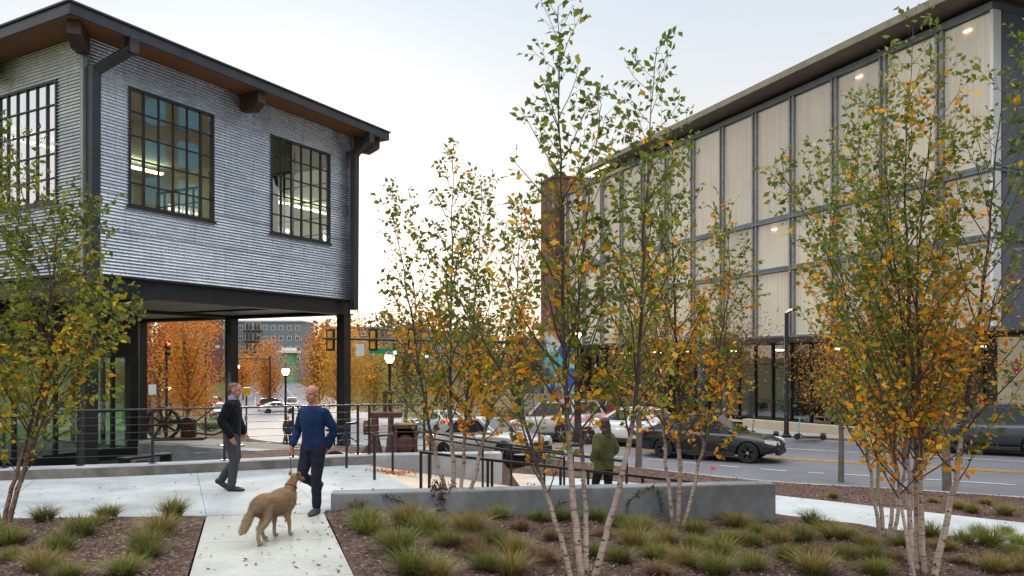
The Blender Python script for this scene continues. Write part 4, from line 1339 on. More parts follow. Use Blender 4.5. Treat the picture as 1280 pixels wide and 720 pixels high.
def stand(**kw):
    P = dict(pelvis=(0, 0, .93), chest=(.0, 0, 1.28), neck=(-.005, 0, 1.475), head=(.025, 0, 1.615),
             shL=(0, .172, 1.375), elL=(-.02, .235, 1.12), wrL=(.05, .235, .885), shR=(0, -.172, 1.375), elR=(-.02, -.235, 1.12), wrR=(.05, -.235, .885),
             hipL=(0, .088, .90), knL=(.02, .10, .49), anL=(-.02, .10, .085), ftL=(1, .15, 0), hipR=(0, -.088, .90), knR=(.02, -.10, .49), anR=(-.02, -.10, .085), ftR=(1, -.15, 0))
    P.update(kw); return P

# --- bald man in a blue sweater, walking towards the viewer
pA = G(392, 641)
hA = math.atan2(-.93, -.36)
PA_ = stand(pelvis=(0, 0, .94), chest=(.015, 0, 1.29), neck=(.01, 0, 1.485), head=(.04, 0, 1.628),
            hipL=(0, .088, .91), knL=(.06, .09, .50), anL=(.05, .085, .085), ftL=(1, .12, 0),
            hipR=(0, -.088, .91), knR=(.10, -.105, .52), anR=(-.26, -.12, .33), ftR=(.45, -.1, -.9),
            elL=(-.10, .255, 1.14), wrL=(-.09, .175, .90), elR=(-.02, -.275, 1.12), wrR=(.13, -.255, .93), hdR=(.5, .1, -.85), hdL=(.1, -.35, -.9), curlR=.9, curlL=.8)
bA, JA, HA, rA = person('bald man in a dark blue sweater and jeans walking the tan dog', pA, hA, PA_, M['skin2'], (1, -.02, -.04), True, 1.0)
top(JA, 'sweater', cloth_mat('blue_knit', (.008, .026, .088), .9, 160), bA, .018, .94, -.09, seed=1)
trousers(JA, cloth_mat('dark_denim', (.014, .016, .032), .85, 300), bA, .014, 2)
shoes(JA, pm('dark_grey_suede', (.06, .055, .055), .8, 0, .25, 14), bA)
# --- man in a dark vest, seen from his right side
pB = G(290, 613)
PB_ = stand(head=(.05, 0, 1.61), neck=(.015, 0, 1.475), chest=(.01, 0, 1.28),
            hipL=(0, .088, .90), knL=(.03, .09, .49), anL=(-.20, .09, .16), ftL=(.75, .05, -.5), hipR=(0, -.088, .90), knR=(.06, -.085, .49), anR=(.02, -.085, .085), ftR=(1, -.05, 0),
            elR=(-.09, -.225, 1.13), wrR=(.06, -.235, .895), elL=(.03, .225, 1.14), wrL=(.12, .20, .92), hdR=(.35, 0, -.9), curlR=.7, curlL=.7)
bB, JB, HB, rB = person('grey haired man in a black jacket and grey trousers, standing side on', pB, R(2), PB_, M['skin2'], (1, 0, -.05), False, 1.0)
top(JB, 'jacket', cloth_mat('black_wool', (.006, .006, .008), .9, 200), bB, .026, .96, -.07, seed=5)
trousers(JB, cloth_mat('grey_flannel', (.060, .060, .072), .9, 240), bB, .018, 6)
shoes(JB, pm('black_leather', (.018, .018, .02), .35, 0, .2, 14), bB)
def hair(HP, rot, mat, parent, parts, name='hair', vox=.009):
    mb = MB()
    for c, r in parts: mb.ell(HP(*c), r, rot, 14, 9)
    o = garment(mb, name, mat, parent, vox, 2, .006, 9); return o
M['grey_hair'] = pm('grey_brown_hair', (.11, .085, .07), .7, 0, .35, 40, .6, 90); M['brown_hair'] = pm('dark_brown_hair', (.045, .024, .018), .55, 0, .4, 30, .7, 80)
hair(HB, rB, M['grey_hair'], bB, [((-.022, 0, .058), (.092, .080, .066)), ((-.055, 0, .01), (.052, .076, .062))])
mb = MB(); nk = JB['neck']; mb.tube([nk - ZV * .02, nk + ZV * .05], [.076, .066], 14); mb.tube([nk - ZV * .02, nk + ZV * .048], [.062, .056], 14)
col_ = garment(mb, 'shirt_collar', cloth_mat('lavender_cotton', (.26, .28, .52), .8), bB, .009, 2, .002)
# --- woman in an olive jacket walking away down the ramp
wy = 13.75; wx = (755 - CX) / F * wy
pW = Vector((wx, wy, walk(wx, wy)))
hW = math.atan2(.80, -.55)
PW_ = stand(pelvis=(0, 0, .90), head=(.02, 0, 1.55), neck=(0, 0, 1.42), chest=(.0, 0, 1.23), shL=(0, .150, 1.315), shR=(0, -.150, 1.315), elL=(-.05, .225, 1.10), wrL=(.10, .17, .95), elR=(-.05, -.225, 1.10), wrR=(.10, -.17, .95),
            hipL=(0, .085, .87), knL=(.13, .09, .50), anL=(.17, .09, .10), ftL=(1, .1, .15), hipR=(0, -.085, .87), knR=(-.02, -.09, .47), anR=(-.24, -.095, .15), ftR=(.8, -.1, -.5))
bW, JW, HW, rW = person('woman with long dark hair in an olive jacket, walking away down the ramp', pW, hW, PW_, M['skin'], (1, 0, 0), False, 1.0)
top(JW, 'jacket', cloth_mat('olive_canvas', (.085, .085, .030), .85, 150), bW, .034, .97, -.14, loose=1.08, seed=8)
trousers(JW, cloth_mat('black_cotton', (.010, .010, .012), .9), bW, .012, 9)
shoes(JW, pm('black_boot', (.015, .015, .015), .5), bW)
hair(HW, rW, M['brown_hair'], bW, [((-.02, 0, .045), (.112, .100, .090)), ((-.055, 0, -.03), (.085, .104, .11)), ((-.085, 0, -.13), (.065, .105, .12)), ((-.11, 0, -.24), (.055, .10, .11))])
# --- small figures across the street
gp_ = GT(360, 557, .02)
PF = stand()
bF, JF, HF, rF = person('person in a navy coat with a red scarf waiting by the crossing', gp_, math.atan2(-1, .05), PF, M['skin'], (1, 0, 0), False, .98)
top(JF, 'coat', cloth_mat('navy_coat', (.03, .042, .075), .9), bF, .03, .96, -.18, loose=1.05)
trousers(JF, cloth_mat('black_trousers', (.012, .012, .016), .9), bF); shoes(JF, M['steel'], bF); hair(HF, rF, M['brown_hair'], bF, [((-.02, 0, .045), (.10, .085, .07))])
mb = MB(); mb.ell(JF['chest'] + Vector((.13, 0, .04)), (.03, .07, .14), None, 12, 8); mb.tube([JF['neck'] - ZV * .03, JF['neck'] + ZV * .03], [.085, .075], 12); garment(mb, 'scarf', pm('red_scarf', (.40, .03, .04), .8), bF)
gp_ = GT(1107, 551, .13)
bG, JG, HG, rG = person('person in dark blue clothes standing on the far pavement by the shop glass', gp_, R(200), stand(), M['skin'], (1, 0, 0), False, .98)
top(JG, 'jacket', cloth_mat('dark_blue_jacket', (.02, .025, .06), .9), bG, .03, .96, -.1); trousers(JG, cloth_mat('navy_trousers', (.02, .022, .05), .9), bG); shoes(JG, M['steel'], bG); hair(HG, rG, M['brown_hair'], bG, [((-.02, 0, .045), (.10, .085, .07))])

# --- tan dog heading away to the right
def fur():
    m = NT('tan_fur'); v = m.coord()
    f = m.noise(4, 5, .65, v, .8); h_ = m.noise(1, 4, .7, m.coord((30, 90, 90)), .6)
    sx = m.n('ShaderNodeSeparateXYZ'); m.l(v, sx.inputs[0])
    mr = m.n('ShaderNodeMapRange'); mr.inputs['From Min'].default_value = .30; mr.inputs['From Max'].default_value = .56; m.l(sx.outputs['Z'], mr.inputs['Value'])
    col = m.mix((.48, .36, .23), (.34, .215, .115), mr.outputs['Result'])          # pale legs and belly, browner back
    col = m.mix(col, m.ramp(f, [(.3, (.62, .58, .55)), (.65, (1, 1, 1))]), .7, 'MULTIPLY')
    col = m.mix(col, m.ramp(h_, [(.3, (.6, .56, .52)), (.6, (1, 1, 1))]), .7, 'MULTIPLY')
    m.set(color=col, rough=.85, spec=.15); m.bump(h_, .8, .02)
    return m.mat
def dog():
    hind = G(326, 680); fore = G(358, 668)
    c = (hind + fore) / 2; d = (Vector((.36, .93, 0))).normalized()
    rz = math.atan2(d.y, d.x)
    mb = MB()
    def ch(p, r, n=12, ref=None): chain(mb, p, r, n, ref)
    Yr = (0, 1, 0)
    ch([(-.33, 0, .475), (-.22, 0, .495), (-.04, 0, .475), (.16, 0, .475), (.28, 0, .50), (.35, 0, .545)], [(.095, .095), (.135, .14), (.132, .145), (.145, .185), (.125, .16), (.09, .105)], 16, Yr)
    ch([(.28, 0, .56), (.36, 0, .64), (.42, 0, .72)], [.090, .068, .058], 12)
    hd_ = Vector((.465, 0, .755))
    mb.ell(hd_, (.085, .062, .062), Matrix.Rotation(R(18), 3, 'Y'), 14, 9)
    ch([hd_ + Vector((.05, 0, -.012)), hd_ + Vector((.12, 0, -.035)), hd_ + Vector((.175, 0, -.052))], [.040, .031, .022], 10)
    mb.ell(hd_ + Vector((.195, 0, -.048)), (.014, .016, .013), None, 8, 6)
    for s in (-1, 1):
        mb.tube([hd_ + Vector((-.03, s * .045, .04)), hd_ + Vector((-.045, s * .068, .075)), hd_ + Vector((-.02, s * .088, .045)), hd_ + Vector((0, s * .09, .01))], [.02, .024, .018, .006], 8)
    # tail hanging low
    ch([(-.34, 0, .50), (-.43, .01, .42), (-.50, .02, .31), (-.56, .03, .22), (-.62, .03, .18)], [.045, .048, .052, .042, .012], 10)
    # legs: hind with hock, front with wrist
    def hindleg(s, x):
        ch([(-.22, s * .07, .44), (-.16 + x, s * .085, .31), (-.27 + x * 1.3, s * .08, .175), (-.245 + x * 1.5, s * .078, .05)], [.082, .056, .028, .024], 12)
        mb.ell((-.215 + x * 1.5, s * .078, .026), (.05, .03, .026), None, 10, 7)
    def foreleg(s, x):
        ch([(.20, s * .085, .44), (.17 + x * .5, s * .085, .30), (.20 + x, s * .08, .165), (.205 + x * 1.1, s * .078, .045)], [.07, .040, .026, .023], 12)
        mb.ell((.235 + x * 1.1, s * .078, .025), (.048, .03, .025), None, 10, 7)
    hindleg(-1, -.10); hindleg(1, .09); foreleg(-1, .02); foreleg(1, -.09)
    o = remesh(mb, 'dog', .009, 4, fur())
    nr = [v.normal.copy() for v in o.data.vertices]
    furs = []
    rf = random.Random(3)
    for v, vn in zip(o.data.vertices, nr):
        q = v.co.copy(); k = .008 if q.z > .28 else .002
        if q.z > .20 and q.x < .40 and rf.random() < .75: furs.append((q, vn))
        v.co = q + vn * k * noise.noise((q.x * 14, q.y * 22, q.z * 20))
    o.data.materials.append(M['black_rubber']); o.data.materials.append(M['eye'])
    P_, D_, S_, Z_, C_ = [], [], [], [], []
    for q, vn in furs:
        dd = (vn * .45 + Vector((-.8, 0, -.55)) + Vector((rf.gauss(0, .25), rf.gauss(0, .25), rf.gauss(0, .25)))).normalized()
        sd = dd.cross(vn)
        if sd.length < .05: continue
        low = clamp((.52 - q.z) / .25)
        cf = tuple((a + (b - a) * low) * rf.uniform(.8, 1.2) for a, b in zip((.37, .26, .155), (.48, .38, .26)))
        P_.append(tuple(q)); D_.append(tuple(dd)); S_.append(tuple(sd.normalized())); Z_.append(rf.uniform(.022, .045) * (1.25 if q.x < -.3 else 1)); C_.append(cf)
    fm = card_mesh('coat', P_, D_, S_, Z_, C_, .10, .03); fm.materials.append(M['blade'])
    fo = bpy.data.objects.new('coat', fm); COL.objects.link(fo); fo.parent = o
    for p in o.data.polygons:
        if (p.center - (hd_ + Vector((.20, 0, -.048)))).length < .018: p.material_index = 1
        if min((p.center - (hd_ + Vector((.055, s * .045, .018)))).length for s in (-1, 1)) < .011: p.material_index = 2
    o.location = (c.x, c.y, 0); o.rotation_euler = (0, 0, rz); o.scale = (.88, .88, .88)
    tag(o, 'tan shaggy dog with a hanging tail, walking away on the path', 'dog')
    m_ = MB(); k = 16; ax = Vector((.6, 0, .8)); a1 = Vector((0, 1, 0)); a2 = ax.cross(a1).normalized(); cc = Vector((.365, 0, .645))
    m_.tube([cc + a1 * .078 * math.cos(2 * math.pi * i / k) + a2 * .078 * math.sin(2 * math.pi * i / k) for i in range(k + 1)], .011, 6, cap=False)
    m_.build('collar', pm('red_collar', (.30, .03, .025), .6), o)
    return Vector((c.x, c.y, 0)) + Matrix.Rotation(rz, 3, 'Z') @ Vector((.40, 0, .72)) * .88
dog_neck = dog()
hw_ = pA + Matrix.Rotation(hA, 3, 'Z') @ (JA['wrR'] + Vector((.06, .01, -.085)))
pts = [hw_ + Vector((0, 0, .03)), hw_, hw_.lerp(dog_neck, .35) - ZV * .10, hw_.lerp(dog_neck, .7) - ZV * .09, dog_neck - ZV * .02]
m_ = MB(); m_.tube(spline(pts, 6), .006, 6)
m_.build('leash_cord', M['black_rubber'], thing('dog_leash', 'thin dark leash from the bald man to the tan dog', 'leash', tuple(hw_)), world=True)
# ------------------------------------------------------------------ trees, grasses, shrubs
def bark_mat():
    m = NT('birch_bark')
    at = m.n('ShaderNodeAttribute'); at.attribute_name = 'Col'
    v = m.coord((5, 5, 34)); f = m.noise(1, 4, .6, v); g = m.noise(3.5, 5, .65, m.coord((1, 1, .5)))
    col = m.mix(at.outputs['Color'], m.ramp(f, [(.34, (.22, .18, .16)), (.50, (1, 1, 1))]), .8, 'MULTIPLY')
    col = m.mix(col, m.ramp(g, [(.35, (.62, .56, .52)), (.6, (1, 1, 1))]), .8, 'MULTIPLY')
    m.set(color=col, rough=.75, spec=.2)
    m.bump(f, .5, .006)
    return m.mat
M['birch'] = bark_mat()
M['knot'] = pm('bark_knot', (.035, .026, .022), .85, 0, .3, 20)
M['twig'] = pm('dark_twig', (.075, .048, .042), .75, 0, .25, 6)
M['grey_bark'] = pm('grey_bark', (.14, .115, .10), .85, 0, .35, 7, .6, 30)

class Leaves:
    def __init__(s, seed): s.r = random.Random(seed); s.p, s.d, s.s, s.z, s.c = [], [], [], [], []
    def add(s, p, d, size, col):
        d = d.normalized()
        a = Vector((s.r.gauss(0, 1), s.r.gauss(0, 1), s.r.gauss(0, 1)))
        a = a - d * a.dot(d)
        if a.length < 1e-3: a = d.orthogonal()
        a.normalize()
        j = s.r.uniform(.78, 1.22)
        s.p.append(tuple(p)); s.d.append(tuple(d)); s.s.append(tuple(a)); s.z.append(size); s.c.append(tuple(x * j for x in col))
    def build(s, name, parent, org, mat='leaf', aspect=.52):
        me = card_mesh(name, np.array(s.p) - np.array(tuple(org)), s.d, s.s, s.z, s.c, aspect)
        me.materials.append(M[mat])
        o = bpy.data.objects.new(name, me); COL.objects.link(o); o.parent = parent
        return o

GREEN, OLIVE, LIME = (.105, .15, .022), (.19, .20, .028), (.28, .30, .035)
YEL, ORG, RUST = (.68, .42, .02), (.72, .28, .012), (.26, .075, .02)


def birch(label, base, stems, seed, palette, spread=1.0, bare=.22, leaf=.062, dens=1.0, group=None, lowtone=.5, low=(.47, .385, .33)):
    """a clump of slim stems; stems = list of (points, base radius)"""
    r = random.Random(seed)
    org = Vector(base)
    T = thing('birch_tree', label, 'tree', org, 0, group)
    lv = Leaves(seed); br = MB()
    zmax = max(st[0][-1][2] for st in stems)
    for pts, rad in stems:
        path = spline(pts, 7)
        n = len(path)
        Lg = [0]
        for a, b in zip(path, path[1:]): Lg.append(Lg[-1] + (b - a).length)
        tot = Lg[-1]
        rr = [max(.0045, .88 * rad * (1 - .96 * (l / tot) ** .8)) for l in Lg]
        wob = [Vector((noise.noise((i * .45, seed, 1)), noise.noise((i * .45, seed, 7)), 0)) * .035 * min(1, i * .2) for i in range(n)]
        path = [p + w for p, w in zip(path, wob)]
        tb = MB(); tb.tube([p - org for p in path], rr, 9)
        k0 = len(tb.v)
        # branch scars
        for q in range(int(9 * tot / 5) + 6):
            t = r.random() ** 1.5 * .62
            i = min(n - 2, int(t * (n - 1)))
            p = path[i].lerp(path[i + 1], r.random()); a = r.uniform(0, 6.28); R_ = rr[i]
            if R_ < .012: continue
            tb.ell(p - org + Vector((math.cos(a) * R_ * .92, math.sin(a) * R_ * .92, 0)), (R_ * .50, R_ * .50, R_ * .30), None, 6, 4, 1)
        me = tb.mesh('trunk', 60)
        at = me.color_attributes.new('Col', 'FLOAT_COLOR', 'POINT')
        hi = (.10, .075, .068)
        cols = []
        for v in me.vertices:
            t = clamp((v.co.z) / tot)
            q = sstep(.16, .34, t + .08 * noise.noise(v.co * 2.3))
            cols += [low[0] + (hi[0] - low[0]) * q, low[1] + (hi[1] - low[1]) * q, low[2] + (hi[2] - low[2]) * q, 1]
        at.data.foreach_set('color', cols)
        me.materials.append(M['birch']); me.materials.append(M['knot'])
        o = bpy.data.objects.new('trunk', me); COL.objects.link(o); o.parent = T
        # branches
        nb = int(tot * 7.6 * dens)
        az = r.uniform(0, 6.28)
        for b in range(nb):
            t = bare + (1 - bare) * (b + r.random()) / nb
            s_ = t * tot
            i = max(0, min(n - 2, next((q for q in range(n - 1) if Lg[q + 1] >= s_), n - 2)))
            p = path[i].lerp(path[i + 1], clamp((s_ - Lg[i]) / max(1e-6, Lg[i + 1] - Lg[i])))
            tan = (path[i + 1] - path[i]).normalized()
            az += 2.4 + r.uniform(-.5, .5)
            out = Vector((math.cos(az), math.sin(az), 0))
            h = (t - bare) / (1 - bare)
            ln = spread * (.22 + 1.0 * (1 - h) ** .75 * min(1, h * 5 + .45)) * r.uniform(.6, 1.15)
            el = R(r.uniform(34, 58))
            d = (tan * math.sin(el) + out * math.cos(el)).normalized()
            q = [p]; m = 5
            dd = d.copy()
            for k in range(m):
                dd = (dd + ZV * .10 + Vector((r.gauss(0, .10), r.gauss(0, .10), r.gauss(0, .06)))).normalized()
                q.append(q[-1] + dd * ln / m)
            r0 = min(rr[i] * .5, .0028 + .0075 * ln)
            br.tube([x - org for x in q], [r0 * (1 - .75 * k / m) + .0012 for k in range(m + 1)], 4)
            # twigs with leaves
            nt_ = max(2, int(ln / .095))
            for w in range(nt_):
                f = .22 + .78 * (w + r.random()) / nt_
                k = min(m - 1, int(f * m)); tp = q[k].lerp(q[k + 1], f * m - k)
                bd = (q[k + 1] - q[k]).normalized()
                sd = bd.cross(Vector((r.gauss(0, 1), r.gauss(0, 1), r.gauss(0, 1)))).normalized()
                td = (bd * .75 + sd * .75 + ZV * .1).normalized()
                tl = r.uniform(.14, .34) * (1 - .3 * f) * min(1.15, .6 + spread * .4)
                te = tp + td * tl
                br.tube([tp - org, te - org], [.0022, .0010], 3, cap=False)
                nl = max(1, int(tl / .050 * dens + r.random()))
                hh = clamp((tp.z - org.z) / (zmax - org.z))
                patch = noise.noise((tp.x * 1.3 + seed, tp.y * 1.3, tp.z * 1.1)) * .5
                for e in range(nl):
                    lp = tp.lerp(te, (e + .6) / nl)
                    ld = (td * .6 + Vector((r.gauss(0, .6), r.gauss(0, .6), r.gauss(-.5, .5))))
                    x = r.random() + (hh - lowtone) * .9 + patch
                    lv.add(lp, ld, leaf * r.uniform(.5, 1.25), pick(palette, x, r))
            if r.random() < .9:
                lv.add(q[-1], dd, leaf, pick(palette, r.random() + (h - .3) * .8, r))
    br.build('branches', M['twig'], T, smooth=0, normals=False)
    lv.build('crown', T, org, aspect=.6)
    return T

def pick(pal, x, r):
    """x low: autumn tones, x high: still green"""
    x = clamp(x, 0, .999)
    i = x * (len(pal) - 1); k = int(i)
    if r.random() < i - k: k += 1
    a = pal[k]; b = pal[min(len(pal) - 1, max(0, k + r.choice((-1, 0, 1))))]
    t = r.random() * .5
    return tuple(p + (q - p) * t for p, q in zip(a, b))

PAL = [ORG, ORG, YEL, OLIVE, LIME, OLIVE, GREEN, GREEN, GREEN]
PAL_L = [ORG, YEL, YEL, LIME, LIME, LIME, OLIVE, GREEN]
PAL_R = [RUST, ORG, ORG, YEL, OLIVE, OLIVE, GREEN]

def stem(px, Y, tipdy=0, n=None):
    """photo pixels of one stem, at distance Y; tipdy leans it away at the top"""
    out = []
    for i, (x, y) in enumerate(px):
        out.append(A(x, y, Y + tipdy * i / (len(px) - 1)))
    return out
def rooted(px, base, tipdy, off):
    st = stem(px, base.y + off[1], tipdy)
    st[0] = Vector((st[0].x, st[0].y, bed(st[0].x, st[0].y) - .05)) if st[0].x > -3 else Vector((st[0].x, st[0].y, -.05))
    return st

b1 = hit(570, 640, bed)
birch('four stemmed birch clump at the foot of the low wall, beside a rusty shrub', b1,
      [(rooted([(566, 640), (550, 590), (532, 510), (515, 400), (498, 300), (492, 240)], b1, -.4, (0, 0)), .040),
       (rooted([(569, 640), (565, 560), (563, 450), (565, 320), (566, 194)], b1, .3, (0, .05)), .046),
       (rooted([(574, 640), (580, 560), (588, 440), (598, 320), (602, 232)], b1, .7, (0, .1)), .038),
       (rooted([(579, 640), (598, 575), (620, 480), (645, 370), (652, 250)], b1, .1, (0, 0)), .040)], 11, PAL, .98, .20, .086, 1.15, lowtone=.47)
b2 = hit(727, 726, bed)
birch('tallest birch clump, four white stems fanning out at the front edge of the bed', b2,
      [(rooted([(716, 727), (697, 660), (672, 585), (650, 510), (600, 420), (552, 330)], b2, .5, (0, 0)), .036),
       (rooted([(728, 727), (718, 640), (709, 520), (704, 380), (700, 200), (698, 8)], b2, .3, (0, .05)), .047),
       (rooted([(733, 727), (731, 620), (723, 500), (724, 380), (735, 250), (752, 130)], b2, .6, (0, .15)), .037),
       (rooted([(741, 727), (760, 660), (776, 600), (795, 500), (803, 330), (812, 170), (820, 60)], b2, .2, (0, .05)), .045)], 23, PAL, 1.05, .25, .094, .90, lowtone=.40)
b3 = hit(847, 660, bed)
birch('slender birch clump with three stems standing left of the wall end', b3,
      [(rooted([(842, 660), (834, 590), (827, 500), (818, 380), (806, 290), (800, 215)], b3, .5, (0, .05)), .036),
       (rooted([(847, 660), (850, 570), (846, 450), (842, 330), (838, 240), (845, 165)], b3, 0, (0, .1)), .044),
       (rooted([(853, 660), (872, 590), (888, 520), (900, 430), (912, 340), (905, 262)], b3, .2, (0, 0)), .036)], 37, PAL, 1.1, .20, .088, 1.1, lowtone=.50)
b4 = hit(1107, 676, bed)
birch('four thin birch stems beside the pavement, just left of the thickest clump', b4,
      [(rooted([(1101, 676), (1089, 600), (1080, 540), (1064, 420), (1044, 300), (1022, 190)], b4, .2, (0, 0)), .034),
       (rooted([(1105, 676), (1097, 590), (1093, 480), (1086, 360), (1072, 230), (1078, 130)], b4, .6, (0, .1)), .038),
       (rooted([(1111, 676), (1117, 600), (1121, 500), (1128, 380), (1120, 240)], b4, .9, (0, .1)), .036),
       (rooted([(1115, 676), (1128, 600), (1138, 500), (1165, 380), (1180, 270)], b4, .5, (0, 0)), .034)], 41, PAL, 1.25, .18, .088, .95, lowtone=.50)
b5 = hit(1152, 722, bed)
birch('thick birch clump of five pale stems at the right front of the bed', b5,
      [(rooted([(1140, 724), (1137, 640), (1134, 540), (1128, 420), (1112, 260), (1100, 110)], b5, .2, (0, 0)), .040),
       (rooted([(1148, 724), (1145, 620), (1142, 500), (1135, 350), (1132, 200), (1142, 34)], b5, .5, (0, .12)), .046),
       (rooted([(1156, 724), (1151, 620), (1150, 500), (1146, 350), (1160, 200), (1175, 90)], b5, .1, (0, .06)), .042),
       (rooted([(1166, 724), (1186, 640), (1202, 550), (1220, 420), (1236, 300), (1246, 180), (1270, 60)], b5, .2, (0, 0)), .046),
       (rooted([(1144, 724), (1128, 640), (1108, 520), (1070, 400), (1020, 290), (975, 215)], b5, .4, (0, -.08)), .026)], 53, PAL, 1.4, .17, .090, .86, lowtone=.52)
b6 = G(6, 658)
birch('leaning yellow leaved birch with reddish stems at the left edge', b6,
      [(rooted([(2, 660), (18, 600), (36, 540), (54, 460), (62, 380), (80, 300), (118, 262)], b6, .3, (0, 0)), .036),
       (rooted([(9, 660), (26, 600), (46, 530), (62, 430), (60, 330), (30, 250), (12, 178)], b6, .1, (0, .05)), .038),
       (rooted([(8, 660), (36, 575), (70, 490), (112, 435), (160, 390)], b6, -.3, (0, 0)), .026),
       (rooted([(0, 660), (-10, 580), (-25, 470), (-35, 340), (-40, 200)], b6, .3, (0, .05)), .030)], 67, PAL_L, 1.35, .20, .096, .95, lowtone=.24, low=(.27, .17, .13))

# trees with round crowns: roadside and far street
def street_tree(label, p, h, rx, rz, z0, n, palette, seed, lsize=.13, trunk_r=.10, group=None, name='street_tree', loose=.35):
    r = random.Random(seed)
    p = Vector(p)
    T = thing(name, label, 'tree', p, 0, group)
    tr = MB()
    top = h * .95
    pts = [Vector((0, 0, -.15)), Vector((r.gauss(0, .03), r.gauss(0, .03), z0 * .6)), Vector((r.gauss(0, .05), r.gauss(0, .05), z0)), Vector((0, 0, (z0 + top) / 2)), Vector((r.gauss(0, .2), r.gauss(0, .2), top))]
    tr.tube(pts, [trunk_r * 1.25, trunk_r, trunk_r * .85, trunk_r * .5, .012], 8)
    lv = Leaves(seed)
    limbs = []
    nl = 16
    for i in range(nl):
        t = i / nl
        zs = z0 * .85 + (top - z0) * .55 * t
        a = i * 2.4 + r.uniform(-.4, .4)
        el = R(r.uniform(38, 60)) + .25 * t
        ln = rz * r.uniform(.7, 1.05) * (1 - .25 * t)
        q = [Vector((0, 0, zs))]
        d = Vector((math.cos(a) * math.cos(el), math.sin(a) * math.cos(el), math.sin(el)))
        for k in range(5):
            d = (d + ZV * .09 + Vector((r.gauss(0, .08), r.gauss(0, .08), 0))).normalized()
            q.append(q[-1] + d * ln / 5)
        tr.tube(q, [trunk_r * .42 * (1 - .8 * k / 5) + .006 for k in range(6)], 5)
        limbs.append(q)
    cz = z0 + rz
    cl = [(r.uniform(0, 6.28), r.random() ** .5, r.uniform(-1, 1)) for _ in range(46)]
    cl = [Vector((math.cos(a) * s * rx * math.sqrt(max(.03, 1 - w * w)), math.sin(a) * s * rx * math.sqrt(max(.03, 1 - w * w)), cz + w * rz)) for a, s, w in cl]
    for i in range(n):
        if r.random() < loose:
            q = r.choice(limbs); f = r.uniform(.2, 1) * 4.99; k = int(f)
            c = q[k].lerp(q[k + 1], f - k); sp = rx * .16
        else:
            c = r.choice(cl); sp = rx * .22
        pp = c + Vector((r.gauss(0, sp), r.gauss(0, sp), r.gauss(0, sp * 1.2)))
        if pp.z < z0 * .8: continue
        x = r.random() * .75 + .25 * noise.noise(c * .9) + .2
        lv.add(pp, Vector((r.gauss(0, 1), r.gauss(0, 1), r.gauss(-.2, .8))), lsize * r.uniform(.6, 1.25), pick(palette, x, r))
    tr.build('trunk', M['grey_bark'], T, normals=False)
    lv.build('crown', T, Vector((0, 0, 0)), aspect=.6)
    return T
P_OR = [(.42, .10, .02), (.58, .18, .025), (.62, .24, .03), (.60, .29, .035), (.52, .29, .04)]
P_RD = [(.20, .035, .02), (.32, .06, .018), (.42, .12, .02), (.40, .16, .025)]
P_YL = [(.56, .28, .025), (.64, .37, .03), (.54, .37, .04), (.33, .28, .04)]
P_RU = [(.09, .035, .02), (.16, .05, .02), (.32, .11, .02), (.46, .23, .025), (.20, .15, .03), (.11, .11, .022)]
P_BR = [(.07, .055, .03), (.11, .075, .03), (.16, .10, .03), (.09, .09, .03)]
S = street_tree
q = GT(233, 553); S('broad orange pear tree beside the red traffic signal', q, 8.2, 2.1, 3.2, 1.9, 7500, P_OR, 101, .16, .13)
q = GT(398, 520, .1); S('tall orange red tree behind the bald man in blue', q, 10.5, 2.3, 4.4, 1.6, 7000, P_OR[:4] + P_RD, 102, .19, .15)
q = GT(468, 528, .1); S('rounded golden yellow tree just right of the far building column', q, 6.6, 2.7, 2.7, 1.2, 7000, P_YL, 103, .16, .13)
q = GT(326, 476, .1); S('distant amber tree in front of the grey flats', Vector((-37.2, 118, terrain(-37.2, 118))), 10.4, 3.3, 3.7, 2.2, 5200, P_YL[:2] + P_OR, 104, .30, .2)
S('dark red tree half hidden behind the broad orange one', Vector((-25.5, 56, terrain(-25.5, 56))), 9, 2.6, 3.6, 1.6, 4500, P_RD, 105, .2, .14)
S('dull red tree beside the wooden utility pole', Vector((-37, 74, terrain(-37, 74))), 11, 3.4, 4.4, 1.8, 3800, P_RD, 106, .28, .16)
S('yellow brown tree left of the mural wall', Vector((-8.5, 62, terrain(-8.5, 62))), 8.6, 3.2, 3.6, 1.4, 4500, P_YL[1:] + P_BR, 107, .2, .14)
S('bronze tree behind the golden one, under the long signal arm', Vector((-15.5, 70, terrain(-15.5, 70))), 9.5, 3.4, 4.0, 1.5, 4200, P_OR + P_YL, 108, .24, .14)
S('olive brown tree between the signals and the brick tower', Vector((-2.5, 66, terrain(-2.5, 66))), 8.2, 2.9, 3.4, 1.5, 4200, P_BR + P_YL[2:], 109, .2, .14)
S('small red tree at the bend of the far street', Vector((-39, 92, terrain(-39, 92))), 8, 2.8, 3.2, 1.5, 2600, P_RD, 110, .3, .12)
S('orange tree at the top of the far street', Vector((-52, 150, terrain(-52, 150))), 8.5, 3.4, 3.4, 2, 3200, P_OR, 111, .34, .2)
S('orange tree right of the far street, below the brick flats', Vector((-20.5, 92, terrain(-20.5, 92))), 10.5, 3.8, 4.4, 1.8, 3600, P_OR[1:] + P_YL[:2], 112, .3, .16)
